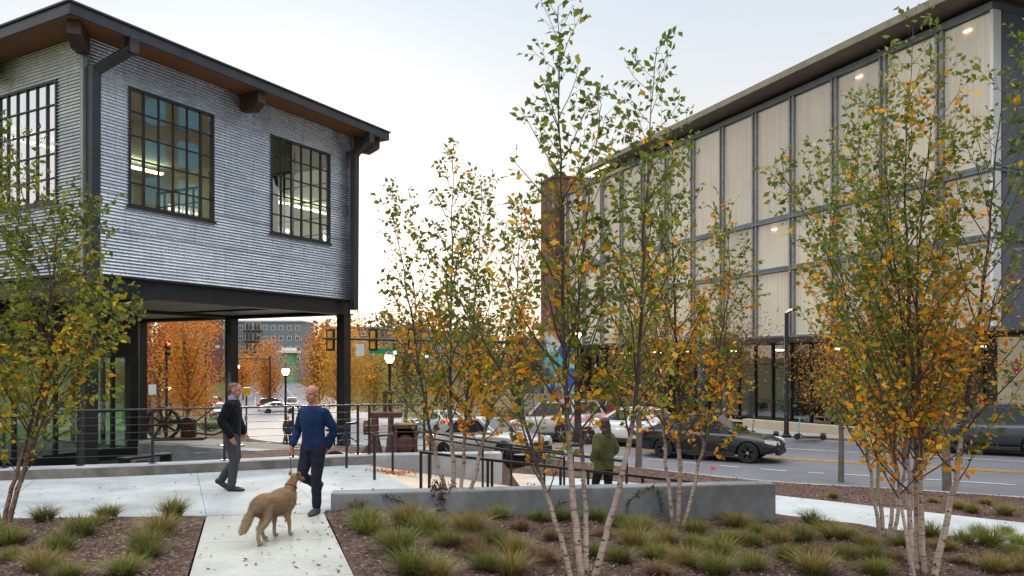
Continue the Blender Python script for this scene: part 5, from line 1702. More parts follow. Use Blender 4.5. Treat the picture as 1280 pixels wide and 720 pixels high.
# slim trees along the street, rust-coloured low crowns
q = GT(798, 584, .1); S('slim street tree with a grey trunk behind the walking woman', q, 5.4, 1.35, 1.75, 2.0, 3400, P_RU[1:], 121, .085, .085, loose=.6)
q = GT(1184, 611, .1); S('slim street tree with rust crown right of the thick birch clump', q, 4.6, 1.5, 1.4, 2.0, 4200, P_RU, 122, .08, .095, loose=.5)
q = GT(1040, 604, .1) + U * .2; S('slim street tree with rust crown in the verge left of the thin birch clump', Vector((q.x + .4, q.y + .9, q.z)), 4.4, 1.3, 1.35, 1.9, 3600, P_RU, 123, .08, .07, loose=.5)
q = GT(905, 545, .12); S('rust leaved tree on the far pavement behind the dark car', q, 5.8, 1.9, 1.7, 2.6, 4200, P_RU[:4], 124, .10, .10, loose=.5)
q = GT(1100, 553, .12); S('rust leaved tree on the far pavement in front of the shop glass', q, 5.4, 1.7, 1.5, 2.5, 3800, P_RU[:4], 125, .10, .10, loose=.5)
q = GT(662, 536, .1); S('thin brown tree on the corner left of the mural', q + Vector((-.6, 2, 0)), 6.4, 1.7, 2.2, 1.8, 3400, P_BR + P_RU[3:4], 126, .13, .09, loose=.6)

# wooded ridge behind the far houses
def woods():
    r = random.Random(5); lv = Leaves(5)
    for i in range(150):
        x = r.uniform(-230, 60); y = r.uniform(285, 330)
        hh = r.uniform(10, 17) * (1.35 if -75 < x < -25 else 1)
        c = Vector((x, y, terrain(x, y)))
        w = r.uniform(4, 7)
        pal = r.choice([P_BR, P_BR, P_RD, P_BR + P_YL[3:]])
        for k in range(95):
            a, e = r.uniform(0, 6.28), r.random()
            pp = c + Vector((math.cos(a) * w * r.random() ** .5, math.sin(a) * w * .7, hh * (.15 + .85 * e) * (1 - .12 * r.random())))
            lv.add(pp, Vector((r.gauss(0, 1), r.gauss(0, 1), r.gauss(0, .7))), r.uniform(1.2, 2.6), pick(pal, r.random(), r))
    me = card_mesh('wooded_ridge', lv.p, lv.d, lv.s, lv.z, lv.c, .7)
    me.materials.append(M['leaf'])
    o = bpy.data.objects.new('wooded_ridge', me); COL.objects.link(o)
    tag(o, 'dark autumn woods along the ridge behind the far houses', 'woods', kind='stuff')
woods()

# ornamental grass tufts
def tuft_mesh(seed, cols, n=460, h=.30, w=.42):
    r = random.Random(seed)
    V_, F_, C_ = [], [], []
    for i in range(n):
        a = r.uniform(0, 6.28); ln = h * r.uniform(.82, 1.15); lean = r.random() ** .55 * 1.45
        out = Vector((math.cos(a), math.sin(a), 0)); sd = Vector((-out.y, out.x, 0))
        p = Vector((r.gauss(0, .035), r.gauss(0, .035), -.02)) + out * .03
        wd = r.uniform(.0038, .007)
        ang = lean * .45
        c = r.choice(cols); j = r.uniform(.7, 1.3)
        tipc = tuple(x * .5 + y * .5 for x, y in zip(c, (.30, .21, .08))) if r.random() < .5 else c
        k0 = len(V_)
        segs = 3
        for s_ in range(segs + 1):
            f = s_ / segs
            ww = wd * (1 - f * .92)
            V_ += [tuple(p + sd * ww), tuple(p - sd * ww)]
            cc = tuple((x + (y - x) * f) * j for x, y in zip(c, tipc))
            C_ += [(*cc, 1), (*cc, 1)]
            ang2 = ang + lean * .75 * f
            p = p + (out * math.sin(ang2) * w / h + ZV * math.cos(ang2)) * (ln / segs)
        for s_ in range(segs):
            F_.append((k0 + 2 * s_, k0 + 2 * s_ + 1, k0 + 2 * s_ + 3, k0 + 2 * s_ + 2))
    me = bpy.data.meshes.new('grass_tuft')
    me.from_pydata(V_, [], F_)
    at = me.color_attributes.new('Col', 'FLOAT_COLOR', 'POINT')
    at.data.foreach_set('color', [x for c in C_ for x in c])
    me.materials.append(M['blade'])
    me.update()
    return me
TG = [(.13, .17, .03), (.17, .20, .035), (.21, .21, .045), (.08, .11, .025)]
TD = [(.075, .11, .025), (.11, .14, .03), (.16, .16, .04)]
TS = [(.26, .19, .07), (.34, .24, .09), (.20, .19, .05), (.22, .13, .05)]
TB = [(.14, .075, .04), (.19, .11, .055), (.10, .06, .035), (.22, .14, .07)]
TL = [(.20, .26, .04), (.15, .22, .035), (.25, .28, .05)]
KIND = {'g': ('green', [tuft_mesh(i, TG + TG + TS[:1]) for i in (1, 2, 3)]), 'd': ('dark green', [tuft_mesh(i, TD + TD + TG[:1]) for i in (4, 5, 6)]),
        's': ('straw-coloured', [tuft_mesh(i, TS + TG[1:3]) for i in (7, 8, 9)]), 'b': ('dry brown', [tuft_mesh(i, TB, 380, .28) for i in (10, 11)]),
        'l': ('bright green', [tuft_mesh(i, TL + TG) for i in (12, 13)])}
rt = random.Random(77)
SPOTS_L = [(55, 652, 1.15, 'g'), (135, 648, .95, 'g'), (216, 646, 1.05, 'g'), (120, 658, .6, 's'), (200, 668, 1.0, 's'), (180, 690, .95, 'd'), (186, 697, .7, 'd'), (100, 672, .95, 'd'),
           (74, 692, .9, 'd'), (52, 716, 1.0, 's'), (154, 720, 1.0, 'g'), (8, 684, .95, 'g'), (14, 702, .7, 'd'), (24, 676, .55, 'b'), (84, 722, .7, 'g'), (-12, 672, .8, 's')]
SPOTS_R = [(456, 660, 1.15, 'l'), (463, 668, .95, 'l'), (511, 658, 1.15, 's'), (537, 670, 1.15, 'g'), (587, 667, 1.15, 's'), (624, 650, 1.0, 'l'), (650, 664, .85, 'b'), (673, 653, 1.0, 'd'), (651, 634, .9, 's'),
           (498, 694, 1.15, 'd'), (482, 678, .75, 'b'), (515, 718, 1.15, 'd'), (559, 684, .85, 'g'), (580, 686, .8, 'b'), (598, 699, .85, 'b'), (619, 684, 1.0, 'd'), (645, 695, 1.1, 's'), (607, 714, .95, 'd'),
           (641, 719, 1.15, 's'), (679, 704, .95, 'b'), (546, 724, .9, 's'), (448, 636, .9, 's'), (670, 640, .85, 's'), (703, 652, .9, 'd'), (709, 636, .8, 's'), (746, 652, .85, 'd'), (777, 660, .95, 'd'),
           (800, 669, .95, 'g'), (822, 643, 1.0, 's'), (870, 669, .95, 'g'), (833, 680, 1.0, 's'), (821, 698, 1.05, 'l'), (794, 686, 1.0, 's'), (776, 704, 1.1, 'd'), (870, 686, .8, 'g'), (878, 640, 1.05, 'd'),
           (922, 660, 1.25, 's'), (943, 686, .85, 'd'), (900, 697, 1.0, 'g'), (857, 708, 1.0, 's'), (908, 679, .85, 'l'), (950, 672, .9, 'g'), (983, 702, .95, 'd'), (974, 680, .9, 's'), (993, 669, .9, 's'),
           (940, 714, 1.0, 'g'), (897, 720, 1.1, 'd'), (823, 722, 1.0, 'b'), (740, 697, .95, 'd'), (681, 702, .6, 'b'), (646, 686, .7, 's'), (1004, 678, .95, 'd'), (1014, 655, 1.0, 'd'), (1018, 695, .85, 'b'),
           (1018, 720, 1.1, 's'), (1041, 674, 1.05, 's'), (1058, 700, 1.0, 'd'), (1084, 684, .9, 's'), (1090, 700, .95, 'd'), (1096, 720, 1.1, 'g'), (1128, 684, .9, 'd'), (1163, 672, .95, 'l'), (1182, 688, .95, 's'),
           (1204, 682, 1.0, 'g'), (1238, 683, 1.2, 'l'), (1244, 716, 1.1, 's'), (1268, 696, 1.0, 'd'), (1272, 682, 1.05, 'l'), (1280, 716, 1.1, 's'), (928, 682, .8, 's'), (1062, 674, .8, 'g'), (1030, 664, .85, 'd'),
           (1120, 702, .6, 'b'), (1200, 706, .7, 'b'), (755, 672, .7, 'b'), (738, 640, .85, 's'), (850, 646, .7, 'b'), (905, 652, .7, 's'), (690, 676, .6, 'b'), (1222, 670, .9, 'd'), (1258, 668, .9, 'g')]
SPOTS_V = [(1041, 622, .8, 'g'), (1198, 636, .8, 's'), (1256, 643, .95, 'g'), (1232, 631, .8, 's'), (1166, 628, .7, 's'), (1216, 640, .7, 'g')]
ORD = 'first second third fourth fifth sixth seventh eighth ninth tenth eleventh twelfth thirteenth fourteenth fifteenth sixteenth seventeenth eighteenth nineteenth twentieth'.split()
def place_tufts(spots, fn, rows, where, group, limits):
    by = {}
    for sp in spots:
        k = sum(sp[1] > l for l in limits)
        by.setdefault(k, []).append(sp)
    for k, L in by.items():
        for kind in KIND:
            mine = sorted([s_ for s_ in L if s_[3] == kind], key=lambda s_: s_[0])
            for i, (x, y, sc, kd) in enumerate(mine):
                p = hit(x, y, fn)
                word, meshes = KIND[kd]
                o = bpy.data.objects.new('grass_tuft', rt.choice(meshes)); COL.objects.link(o)
                o.location = p; o.rotation_euler = (rt.uniform(-.06, .06), rt.uniform(-.06, .06), rt.uniform(0, 6.28))
                s_ = sc * .90 * rt.uniform(.82, 1.16); o.scale = (s_, s_, s_ * rt.uniform(.88, 1.08))
                lab = f'only {word} grass tuft {rows[k]}' if len(mine) == 1 else f'{ORD[i]} {word} grass tuft from the left {rows[k]}'
                tag(o, lab, 'grass tuft', group)
place_tufts(SPOTS_L, lambda X, Y: .02, ['along the plaza edge of the left bed', 'in the middle of the left bed', 'at the front of the left bed'], '', 'grass tufts in the left mulch bed', (655, 695))
place_tufts(SPOTS_R, lambda X, Y: bed(X, Y) + .02, ['nearest the long wall', 'in the second row of the right bed', 'in the third row of the right bed', 'in the front row of the right bed'], '', 'grass tufts in the right mulch bed', (661, 682, 703))
place_tufts(SPOTS_V, lambda X, Y: -1.06, ['in the verge by the street'], '', 'grass tufts in the street verge', ())

def shrub(label, p, w, h, n, pal, seed, size=.05, name='shrub'):
    r = random.Random(seed); p = Vector(p)
    T = thing(name, label, 'shrub', p)
    lv = Leaves(seed); st = MB()
    for i in range(16):
        a = r.uniform(0, 6.28); d = Vector((math.cos(a) * w * r.random(), math.sin(a) * w * r.random(), h * r.uniform(.6, 1)))
        q = [Vector((0, 0, -.03)), d * .5 + Vector((0, 0, h * .12)), d]
        st.tube(q, [.008, .005, .002], 4)
        for k in range(n // 16):
            f = r.uniform(.12, 1) * 2; j = min(1, int(f)); c = q[j].lerp(q[j + 1], f - j)
            lv.add(c + Vector((r.gauss(0, w * .14), r.gauss(0, w * .14), r.gauss(0, h * .07))), Vector((r.gauss(0, 1), r.gauss(0, 1), r.gauss(-.3, .7))), size * r.uniform(.6, 1.3), pick(pal, r.random(), r))
    st.build('stems', M['twig'], T, normals=False); lv.build('foliage', T, Vector((0, 0, 0)))
    return T
P_DRY = [(.10, .035, .025), (.16, .05, .03), (.22, .075, .03), (.12, .05, .03)]
P_WINE = [(.10, .02, .03), (.16, .03, .045), (.20, .05, .04)]
P_RS = [(.26, .05, .02), (.32, .09, .02), (.20, .05, .03)]
P_HB = [(.16, .12, .05), (.22, .15, .06), (.10, .10, .03)]
shrub('dried reddish brown shrub against the low wall, left of a birch clump', hit(551, 642, bed) + Vector((0, .05, 0)), .20, .48, 700, P_DRY, 201, .05)
shrub('red leaved shrub against the low wall near its right end', hit(886, 648, bed) + Vector((0, .1, 0)), .24, .42, 800, P_RS, 202, .05)
shrub('wine coloured low shrub at the wall behind the tallest birch clump', hit(650, 634, bed) + Vector((0, .08, 0)), .22, .34, 420, P_WINE, 203, .045)
shrub('small wine red shrub beside the three stem birch clump', hit(838, 650, bed) + Vector((0, .05, 0)), .14, .38, 300, P_WINE, 204, .045)
shrub('small reddish shrub near the left end of the low wall', hit(463, 636, bed) + Vector((0, .05, 0)), .18, .26, 300, P_DRY, 205, .045)
def vine(label, px, seed):
    """a creeper trailing over the wall's face"""
    r = random.Random(seed)
    pts = []
    for x, y in px:
        d = Vector(((x - CX) / F, 1, -(y - HY) / F))
        nrm = Vector((-wd.y, wd.x, 0)); t = (WALL_A - nrm * .025).dot(nrm) / d.dot(nrm)
        pts.append(d * t + Vector((0, 0, H)))
    T = thing('creeper', label, 'creeper', pts[0])
    st = MB(); st.tube([p - pts[0] for p in pts], .006, 4); st.build('stem', M['twig'], T)
    lv = Leaves(seed)
    path = spline(pts, 14)
    for p in path:
        for k in range(1): lv.add(p + Vector((r.gauss(0, .014), -.02, r.gauss(0, .025))), Vector((r.gauss(0, 1), -.5, r.gauss(0, 1))), r.uniform(.03, .055), r.choice([(.05, .11, .02), (.07, .14, .03), (.04, .08, .02)]))
    lv.build('leaves', T, pts[0])
vine('green creeper arching up the middle of the low wall', [(783, 640), (786, 628), (795, 618), (808, 612), (817, 607)], 301)
vine('short green creeper on the wall right of the arching one', [(827, 640), (825, 625), (822, 610)], 302)
vine('dark creeper hanging on the wall behind the tallest birch', [(690, 642), (697, 632), (706, 627)], 303)
vine('green creeper on the wall left of the rusty shrub', [(512, 634), (500, 626), (488, 622), (478, 619)], 304)

# loose stuff: chips on the beds, fallen leaves
def scatter(name, label, n, place, size, cols, seed, flat=True, asp=.6):
    r = random.Random(seed); P_, D_, S_, Z_, C_ = [], [], [], [], []
    while len(P_) < n:
        p = place(r)
        if p is None: continue
        a = r.uniform(0, 6.28); tl = r.gauss(0, .28)
        d = Vector((math.cos(a) * math.cos(tl), math.sin(a) * math.cos(tl), math.sin(tl))); sd = d.cross(ZV).normalized(); sd = (sd + ZV * r.gauss(0, .3)).normalized()
        P_.append(tuple(p)); D_.append(tuple(d)); S_.append(tuple(sd)); Z_.append(r.uniform(*size)); j = r.uniform(.7, 1.3); C_.append(tuple(x * j for x in r.choice(cols)))
    me = card_mesh(name, P_, D_, S_, Z_, C_, asp, .08)
    me.materials.append(M['blade'])
    o = bpy.data.objects.new(name, me); COL.objects.link(o)
    return tag(o, label, 'litter', kind='stuff')
def on_beds(r):
    if r.random() < .27:
        y = r.uniform(5.5, 10.0); xr = PL.x + pd.x / pd.y * (y - PL.y)
        x = xr - .03 - r.random() * 5
        return Vector((x, y, .062 + rough((x, y))))
    y = r.uniform(5.5, 11.5); xl = PR.x + pd.x / pd.y * (y - PR.y) + .05
    x = xl + r.random() * 12
    if x < 3.95 and y > 10.6 + (x + 2.5) * .14 or x * V.x + y * V.y > 15.6: return None
    return Vector((x, y, bed(x, y) + .062 + rough((x, y))))
CH = [(.06, .038, .034), (.11, .072, .064), (.17, .115, .098), (.27, .20, .165), (.085, .052, .048)]
scatter('bark_chips', 'brown bark chips covering the planting beds', 30000, on_beds, (.025, .075), CH, 401, asp=.35)
scatter('fallen_leaves', 'small fallen leaves scattered over the mulch beds', 1500, on_beds, (.03, .06), [(.30, .13, .04), (.42, .20, .06), (.36, .28, .14), (.45, .38, .25), (.22, .08, .03)], 402)
def on_paths(r):
    k = r.random()
    if k < .30:
        t, s_ = r.uniform(0, 5), r.random() ** .6
        p = (PL + pd * t).lerp(PR + pd * t, s_); return Vector((p.x, p.y, .012))
    if k < .5:
        x = r.uniform(-9, -2.4); y = r.uniform(10.2, 15.2)
        return Vector((x, y, .012)) if PL.y < y < kerb_y(x) - .05 else None
    u, v = r.uniform(-9, 12), r.uniform(15.5, 19); p = U * u + V * v
    if p.x < 4.2 and p.y < 12 or ramp_w(p.x, p.y) < .1: return None
    return Vector((p.x, p.y, walk(p.x, p.y) + .015))
scatter('fallen_leaves', 'stray fallen leaves on the pale concrete path and pavement', 430, on_paths, (.03, .07), [(.12, .06, .03), (.22, .09, .03), (.09, .06, .04), (.32, .15, .04)], 403)
def in_verge(r):
    a, b = r.random(), r.random()
    p = strip_fn(a, b); return Vector((p[0], p[1], p[2] + .02))
scatter('fallen_leaves', 'fallen leaves and chips on the verge between pavement and street', 6000, in_verge, (.04, .09), CH + [(.24, .09, .035), (.32, .13, .04)], 404)
def drift(r):
    x, y = r.gauss(494, 14), r.gauss(590, 2.2)
    p = G(x, y, .012); return p if ramp_w(p.x, p.y) < .15 else None
scatter('fallen_leaves', 'drift of orange leaves at the foot of the kerb by the ramp', 260, lambda r: (lambda p: Vector((p.x, p.y, max(walk(p.x, p.y), -.05) + .02)))(G(r.gauss(494, 14), r.gauss(588.5, 1.3))), (.04, .08), [(.38, .14, .03), (.28, .09, .03), (.44, .2, .05)], 405)
# ------------------------------------------------------------------ railings
gr = thing('guard_rail', 'black steel guard rail with horizontal bars on the plaza kerb', 'railing', (-6, 14.4, .19))
def kerb_c(X, o=.20):
    p0 = Vector((X, kerb_y(X), 0)); t = Vector((1, (kerb_y(X + .05) - kerb_y(X - .05)) / .1, 0)).normalized()
    return p0 + Vector((-t.y, t.x, 0)) * o
gx = [-13.6 + 1.17 * i for i in range(10)] + [-2.85]
for x in gx:
    p = kerb_c(x); m_ = MB(); m_.box((p.x, p.y, .19 + .5), (.05, .016, 1.0), Matrix.Rotation(R(20), 3, 'Z')); m_.box((p.x, p.y, .196), (.11, .09, .012))
    m_.build('post', M['rail'], gr, world=True, smooth=0)
pw2 = [e0 + dn * .2 + (e1 - e0).normalized() * d for d in (.0, .75, 1.0)]
m_ = MB(); p = pw2[2]; m_.box((p.x, p.y, .69), (.05, .016, 1.0)); m_.build('post', M['rail'], gr, world=True, smooth=0)
line = [kerb_c(x) for x in gx] + [pw2[2]]
for k, z in enumerate((1.19, 1.05, .91, .77, .63, .49, .35)):
    m_ = MB(); r_ = .021 if k == 0 else .0065
    m_.tube([Vector((p.x, p.y - (.0 if k == 0 else .02), z)) for p in line], r_, 6)
    m_.build('rail', M['rail'], gr, world=True)

def handrail(label, base, hts, posts, ext=None, lower=None, name='handrail'):
    """rail through points (x, y, z of the rail) with posts dropped to the ramp"""
    T = thing(name, label, 'handrail', base)
    m_ = MB()
    for a, b in zip(hts, hts[1:]): m_.beam(a, b, .042, .042)
    m_.build('top_rail', M['rail'], T, world=True, smooth=0, bevel=.004)
    if lower:
        m_ = MB()
        for a, b in zip(hts, hts[1:]): m_.beam(a - ZV * lower, b - ZV * lower, .036, .036)
        m_.build('lower_rail', M['rail'], T, world=True, smooth=0)
    L = [0]
    for a, b in zip(hts, hts[1:]): L.append(L[-1] + (b - a).length)
    for f in posts:
        d = f * L[-1]; i = max(k for k in range(len(L) - 1) if L[k] <= d + 1e-9); t = (d - L[i]) / (L[i + 1] - L[i])
        p = hts[i].lerp(hts[i + 1], t); g_ = walk(p.x, p.y) - .03
        m_ = MB(); m_.box((p.x, p.y, (p.z - .022 + g_) / 2), (.042, .042, p.z - .022 - g_)); m_.build('post', M['rail'], T, world=True, smooth=0)
    return T
ra, rb_ = A(524, 565, 11.75), A(870, 603.5, 12.25)
handrail('near black handrail sloping down behind the low wall', tuple(ra), [ra, ra.lerp(rb_, .24), rb_], [.006, .035, .24, .255, .50, .60, .80])
fa, fm, fb = A(538, 541, 15.0), A(606, 551, 14.6), A(706, 566, 14.2)
handrail('middle black handrail with two bars, above the ramp', tuple(fa), [fa, fm, fb], [.0, .41, .62, .995], lower=.11)
ga, gb = A(640, 560, 14.6), A(784, 577, 13.3)
handrail('far black handrail ending just right of the walking woman', tuple(ga), [ga, gb], [.30, .55, .995])
ha, hb = A(468, 545, 13.6), A(491, 543.5, 14.9)
handrail('short black handrail at the head of the ramp', tuple(ha), [ha, hb], [.005, .995])
ia = A(433, 530, 15.1)
handrail('single black rail end standing in front of the kerb by the column', tuple(ia), [ia, ia + Vector((.12, .30, 0))], [.02])

# ------------------------------------------------------------------ street lamps, signals, poles
def lamp(label, top, group='lantern street lamps'):
    """post-top lantern; top = the point of the globe"""
    g_ = terrain(top.x, top.y) + .1; hgt = top.z - g_
    T = thing('street_lamp', label, 'street lamp', (top.x, top.y, g_), 0, group)
    m_ = MB()
    m_.lathe([(.20, 0), (.20, .10), (.15, .16), (.13, .55), (.09, .66), (.075, .7), (.055, hgt - .30), (.075, hgt - .26), (.11, hgt - .2), (.12, hgt - .16)], (0, 0, 0), 12)
    m_.build('post', M['steel'], T)
    m_ = MB(); m_.lathe([(.11, hgt - .155), (.185, hgt - .02), (.20, hgt + .10), (.17, hgt + .17)], (0, 0, 0), 14); m_.build('globe', M['lamp_on'], T)
    m_ = MB(); m_.lathe([(.22, hgt + .172), (.20, hgt + .21), (.10, hgt + .30), (.05, hgt + .36), (.03, hgt + .46), (.002, hgt + .52)], (0, 0, 0), 14); m_.build('cap', M['steel'], T)
    return T
lamp('lit lantern street lamp between the two men', A(357, 465, 41))
lamp('lit lantern street lamp right of the building column', A(487, 449, 33))
lamp('lit lantern street lamp behind the tallest birch, before the mural', A(720, 422, 29))
lamp('small lit lantern lamp far up the street by the centre column', A(297.5, 458.5, 95))
lamp('tiny lit lantern lamp left of the red signal', A(200, 487.5, 82)); lamp('tiny lit lantern lamp right of the red signal pole', A(212, 486, 86))

def sig_head(mb_h, mb_y, c, face, lit=None, scale=1.0, backplate=True, T=None):
    """three-lens signal head at c looking along face"""
    f_ = Vector(face).normalized(); s_ = f_.cross(ZV).normalized()
    rot = Matrix((s_, f_, ZV)).transposed()
    k = scale
    h = MB(); h.box(c, (.27 * k, .20 * k, 1.05 * k), rot)
    ho = h.build('signal_head', M['yellow_paint'], T, world=True, smooth=0, bevel=.015)
    if backplate:
        b = MB(); b.box(c + f_ * .08 * k, (.56 * k, .02, 1.30 * k), rot); bo = b.build('backplate', M['steel'], ho, world=False, smooth=0)
        xf = XF[T.name]
        for v in bo.data.vertices:
            x, y, z = v.co; cs, sn = math.cos(-xf[1]), math.sin(-xf[1])
            v.co = ((x - xf[0].x) * cs - (y - xf[0].y) * sn, (x - xf[0].x) * sn + (y - xf[0].y) * cs, z - xf[0].z)
    for i, nm in enumerate(('red', 'amber', 'green')):
        z = (.34 - .34 * i) * k
        l_ = MB(); l_.ell(c + f_ * .105 * k + ZV * z, (.13 * k, .045 * k, .13 * k), rot, 12, 6)
        m_ = M['red_on'] if lit == nm == 'red' else M['green_on'] if lit == nm == 'green' else M['black_rubber']
        l_.build('lens', m_, T, world=True)
        v_ = MB()
        pts = [c + f_ * .10 * k + ZV * z + (s_ * math.cos(a) + ZV * math.sin(a)) * .155 * k for a in [R(200 - 220 * j / 10) for j in range(11)]]
        vs = []
        for p in pts: vs += [p, p + f_ * .22 * k]
        v_.add(vs, [(2 * j, 2 * j + 1, 2 * j + 3, 2 * j + 2) for j in range(10)])
        v_.build('visor', M['steel'], T, world=True)
def mast(label, base_xy, arm_a, arm_b, rad=.11):
    g_ = terrain(*base_xy) + .1
    T = thing('traffic_signal', label, 'traffic signal', (*base_xy, g_), 0, 'traffic signals at the junction')
    m_ = MB(); m_.tube([(base_xy[0], base_xy[1], g_ - .1), (base_xy[0], base_xy[1], max(arm_a.z, arm_b.z) + .35)], [rad * 1.35, rad], 10); m_.build('pole', M['steel'], T, world=True)
    m_ = MB(); m_.tube([arm_a, arm_b], [rad * .85, rad * .5], 8); m_.build('mast_arm', M['steel'], T, world=True)
    return T
# long arm over the street, seen from behind
aY = 40
ma, mb_ = A(648, 428, aY), A(404, 423, aY)
t1 = mast('long mast arm signal over the street, its heads seen from behind', (ma.x, ma.y), ma, mb_)
for x in (412, 465.5, 514.5): sig_head(None, None, A(x, 425 if x < 500 else 424, aY + .0) + Vector((0, .12, 0)), (.15, 1, 0), None, .86, True, t1)
b1_, b2_ = A(648, 443, 58), A(490, 440, 58)
t2 = mast('further mast arm signal with lit green lenses beside a green street sign', (b1_.x, b1_.y), b1_, b2_, .10)
for x in (494, 533.5): sig_head(None, None, A(x, 436 if x < 500 else 440, 57.8), (0, -1, 0), 'green', .85, False, t2)
def plate(name, label, cat, c, w, h, mat, face=(0, -1, 0), post=None):
    f_ = Vector(face).normalized(); s_ = f_.cross(ZV).normalized(); rot = Matrix((s_, f_, ZV)).transposed()
    T = thing(name, label, cat, tuple(c))
    m_ = MB(); m_.box((0, 0, 0), (w, .03, h), rot); m_.build('plate', mat, T, smooth=0)
    m_ = MB(); m_.box((0, .03, 0), (w * .9, .02, .05), rot); m_.build('bracket', M['galv'], T, smooth=0)
    if post:
        m_ = MB(); m_.tube([(0, .05, -post), (0, .05, h / 2)], .03, 6); m_.build('post', M['galv'], T)
    return T
M['sign_green'] = pm('sign_green', (.01, .22, .12), .4, 0, .1, 5); M['sign_white'] = pm('sign_white', (.62, .66, .68), .4, 0, .08, 5)
plate('street_sign', 'green street name plate under the long mast arm', 'sign', A(476, 439, 56), 1.7, .40, M['sign_green'])
plate('road_sign', 'square pale road sign right of the building column', 'sign', A(450, 437.5, 39.8), .42, .62, M['sign_white'])
# post signal with a red light on the left
pz = GT(208, 553, .1)
t3 = thing('traffic_signal', 'post mounted traffic signal showing red, left of the broad orange tree', 'traffic signal', tuple(pz), 0, 'traffic signals at the junction')
m_ = MB(); m_.tube([pz, Vector((pz.x, pz.y, A(0, 428, pz.y).z))], [.085, .07], 10); m_.lathe([(.2, 0), (.18, .25), (.09, .3)], tuple(pz), 10); m_.build('pole', M['steel'], t3, world=True)
sig_head(None, None, A(213, 435, pz.y - .1), (-.45, -.9, 0), 'red', .95, False, t3)
sig_head(None, None, A(225, 436, pz.y + .2), (.3, .95, 0), None, .9, False, t3)
m_ = MB(); m_.beam(A(208, 434, pz.y), A(226, 434, pz.y + .1), .05, .05); m_.build('side_arm', M['steel'], t3, world=True)
# pedestrian button post with yellow box
pz = GT(308, 549, .02)
t4 = thing('crossing_post', 'green grey post with a yellow pedestrian signal box on top', 'signal post', tuple(pz))
zt = A(0, 488, pz.y).z
m_ = MB(); m_.tube([pz, Vector((pz.x, pz.y, zt - .3))], .055, 10); m_.lathe([(.19, 0), (.17, .22), (.08, .3)], tuple(pz), 8); m_.build('post', M['steel'], t4, world=True)
m_ = MB(); m_.box((pz.x, pz.y, zt - .05), (.42, .28, .46)); m_.build('signal_box', M['yellow_paint'], t4, world=True, smooth=0, bevel=.03)
m_ = MB(); m_.box((pz.x, pz.y - .09, zt - 1.75), (.18, .1, .34)); m_.build('push_button', M['galv'], t4, world=True, smooth=0, bevel=.02)
pz = GT(169 + 60, 521, .05)
t4 = thing('crossing_post', 'short post with a yellow pedestrian signal, at the left pavement corner', 'signal post', tuple(A(213.5, 520, 62).to_tuple()[:2]) + (terrain(-27, 62),))
p = Vector(t4.location)
m_ = MB(); m_.tube([(0, 0, 0), (0, 0, 2.6)], .055, 8); m_.build('post', M['steel'], t4)
m_ = MB(); m_.box((0, 0, 2.85), (.42, .28, .5)); m_.build('signal_box', M['yellow_paint'], t4, smooth=0, bevel=.03)
# goose-neck road light beside the broad orange tree
pz = GT(257, 545, .05)
t5 = thing('road_light', 'tall grey road light with a curved arm, right of the broad orange tree', 'street light', tuple(pz))
k = pz.y / F
m_ = MB(); tp = A(257, 432, pz.y)
m_.tube([pz, Vector((pz.x, pz.y, tp.z)), tp + Vector((.15, 0, .22)), tp + Vector((.45, 0, .36)), tp + Vector((.80, 0, .36))], [.08, .055, .04, .035, .03], 8); m_.build('pole', M['steel'], t5, world=True)
m_ = MB(); m_.lathe([(.04, .30), (.10, .22), (.16, .05), (.17, 0)], tuple(tp + Vector((.80, 0, .06))), 10); m_.build('hood', M['steel'], t5, world=True)
m_ = MB(); m_.ell(tuple(tp + Vector((.80, 0, -.06))), (.15, .15, .18), None, 10, 6); m_.build('globe', M['white_paint'], t5, world=True)
# distant mast arm up the street
pz = Vector((-31.5, 101, terrain(-31.5, 101)))
t6 = mast('distant dark mast arm at the next junction up the street', (pz.x, pz.y), A(336.5, 448.5, 101), A(296, 448, 101), .12)
# utility pole and thin poles at the left
pz = Vector((A(186, 500, 60).x, 60, terrain(-28, 60)))
t7 = thing('utility_pole', 'brown wooden utility pole beside the glass room', 'utility pole', tuple(pz))
m_ = MB(); m_.tube([(0, 0, -.3), (.05, 0, 14)], [.19, .14], 10); m_.build('pole', pm('pole_wood', (.14, .06, .045), .85, 0, .3, 5, .3), t7)
m_ = MB(); m_.box((0.05, 0, 12.6), (2.6, .1, .12)); m_.build('cross_arm', M['dark_wood'], t7, smooth=0)
pz = GT(191, 553, .05)
t8 = thing('sign_post', 'thin galvanised sign post left of the red signal', 'sign post', tuple(pz))
m_ = MB(); m_.tube([(0, 0, 0), (0, 0, 3.4)], .035, 8); m_.build('post', M['galv'], t8)
m_ = MB(); m_.box((0, -.05, 3.1), (.45, .015, .6)); m_.build('plate', M['sign_white'], t8, smooth=0)
pz = GT(983, 546, .12)
t9 = thing('light_pole', 'tall slim black pole on the far pavement in front of the shop glass', 'light pole', tuple(pz))
zt = A(0, 388, pz.y).z - pz.z
m_ = MB(); m_.lathe([(.20, 0), (.2, .06), (.13, .1), (.10, .3), (.085, zt - .1)], (0, 0, 0), 12); m_.build('pole', M['steel'], t9)
m_ = MB(); m_.beam((0, 0, zt - .1), (.0, -.55, zt - .02), .1, .08); m_.box((0, -.75, zt - .02), (.22, .5, .08)); m_.build('lamp_head', M['steel'], t9, smooth=0)
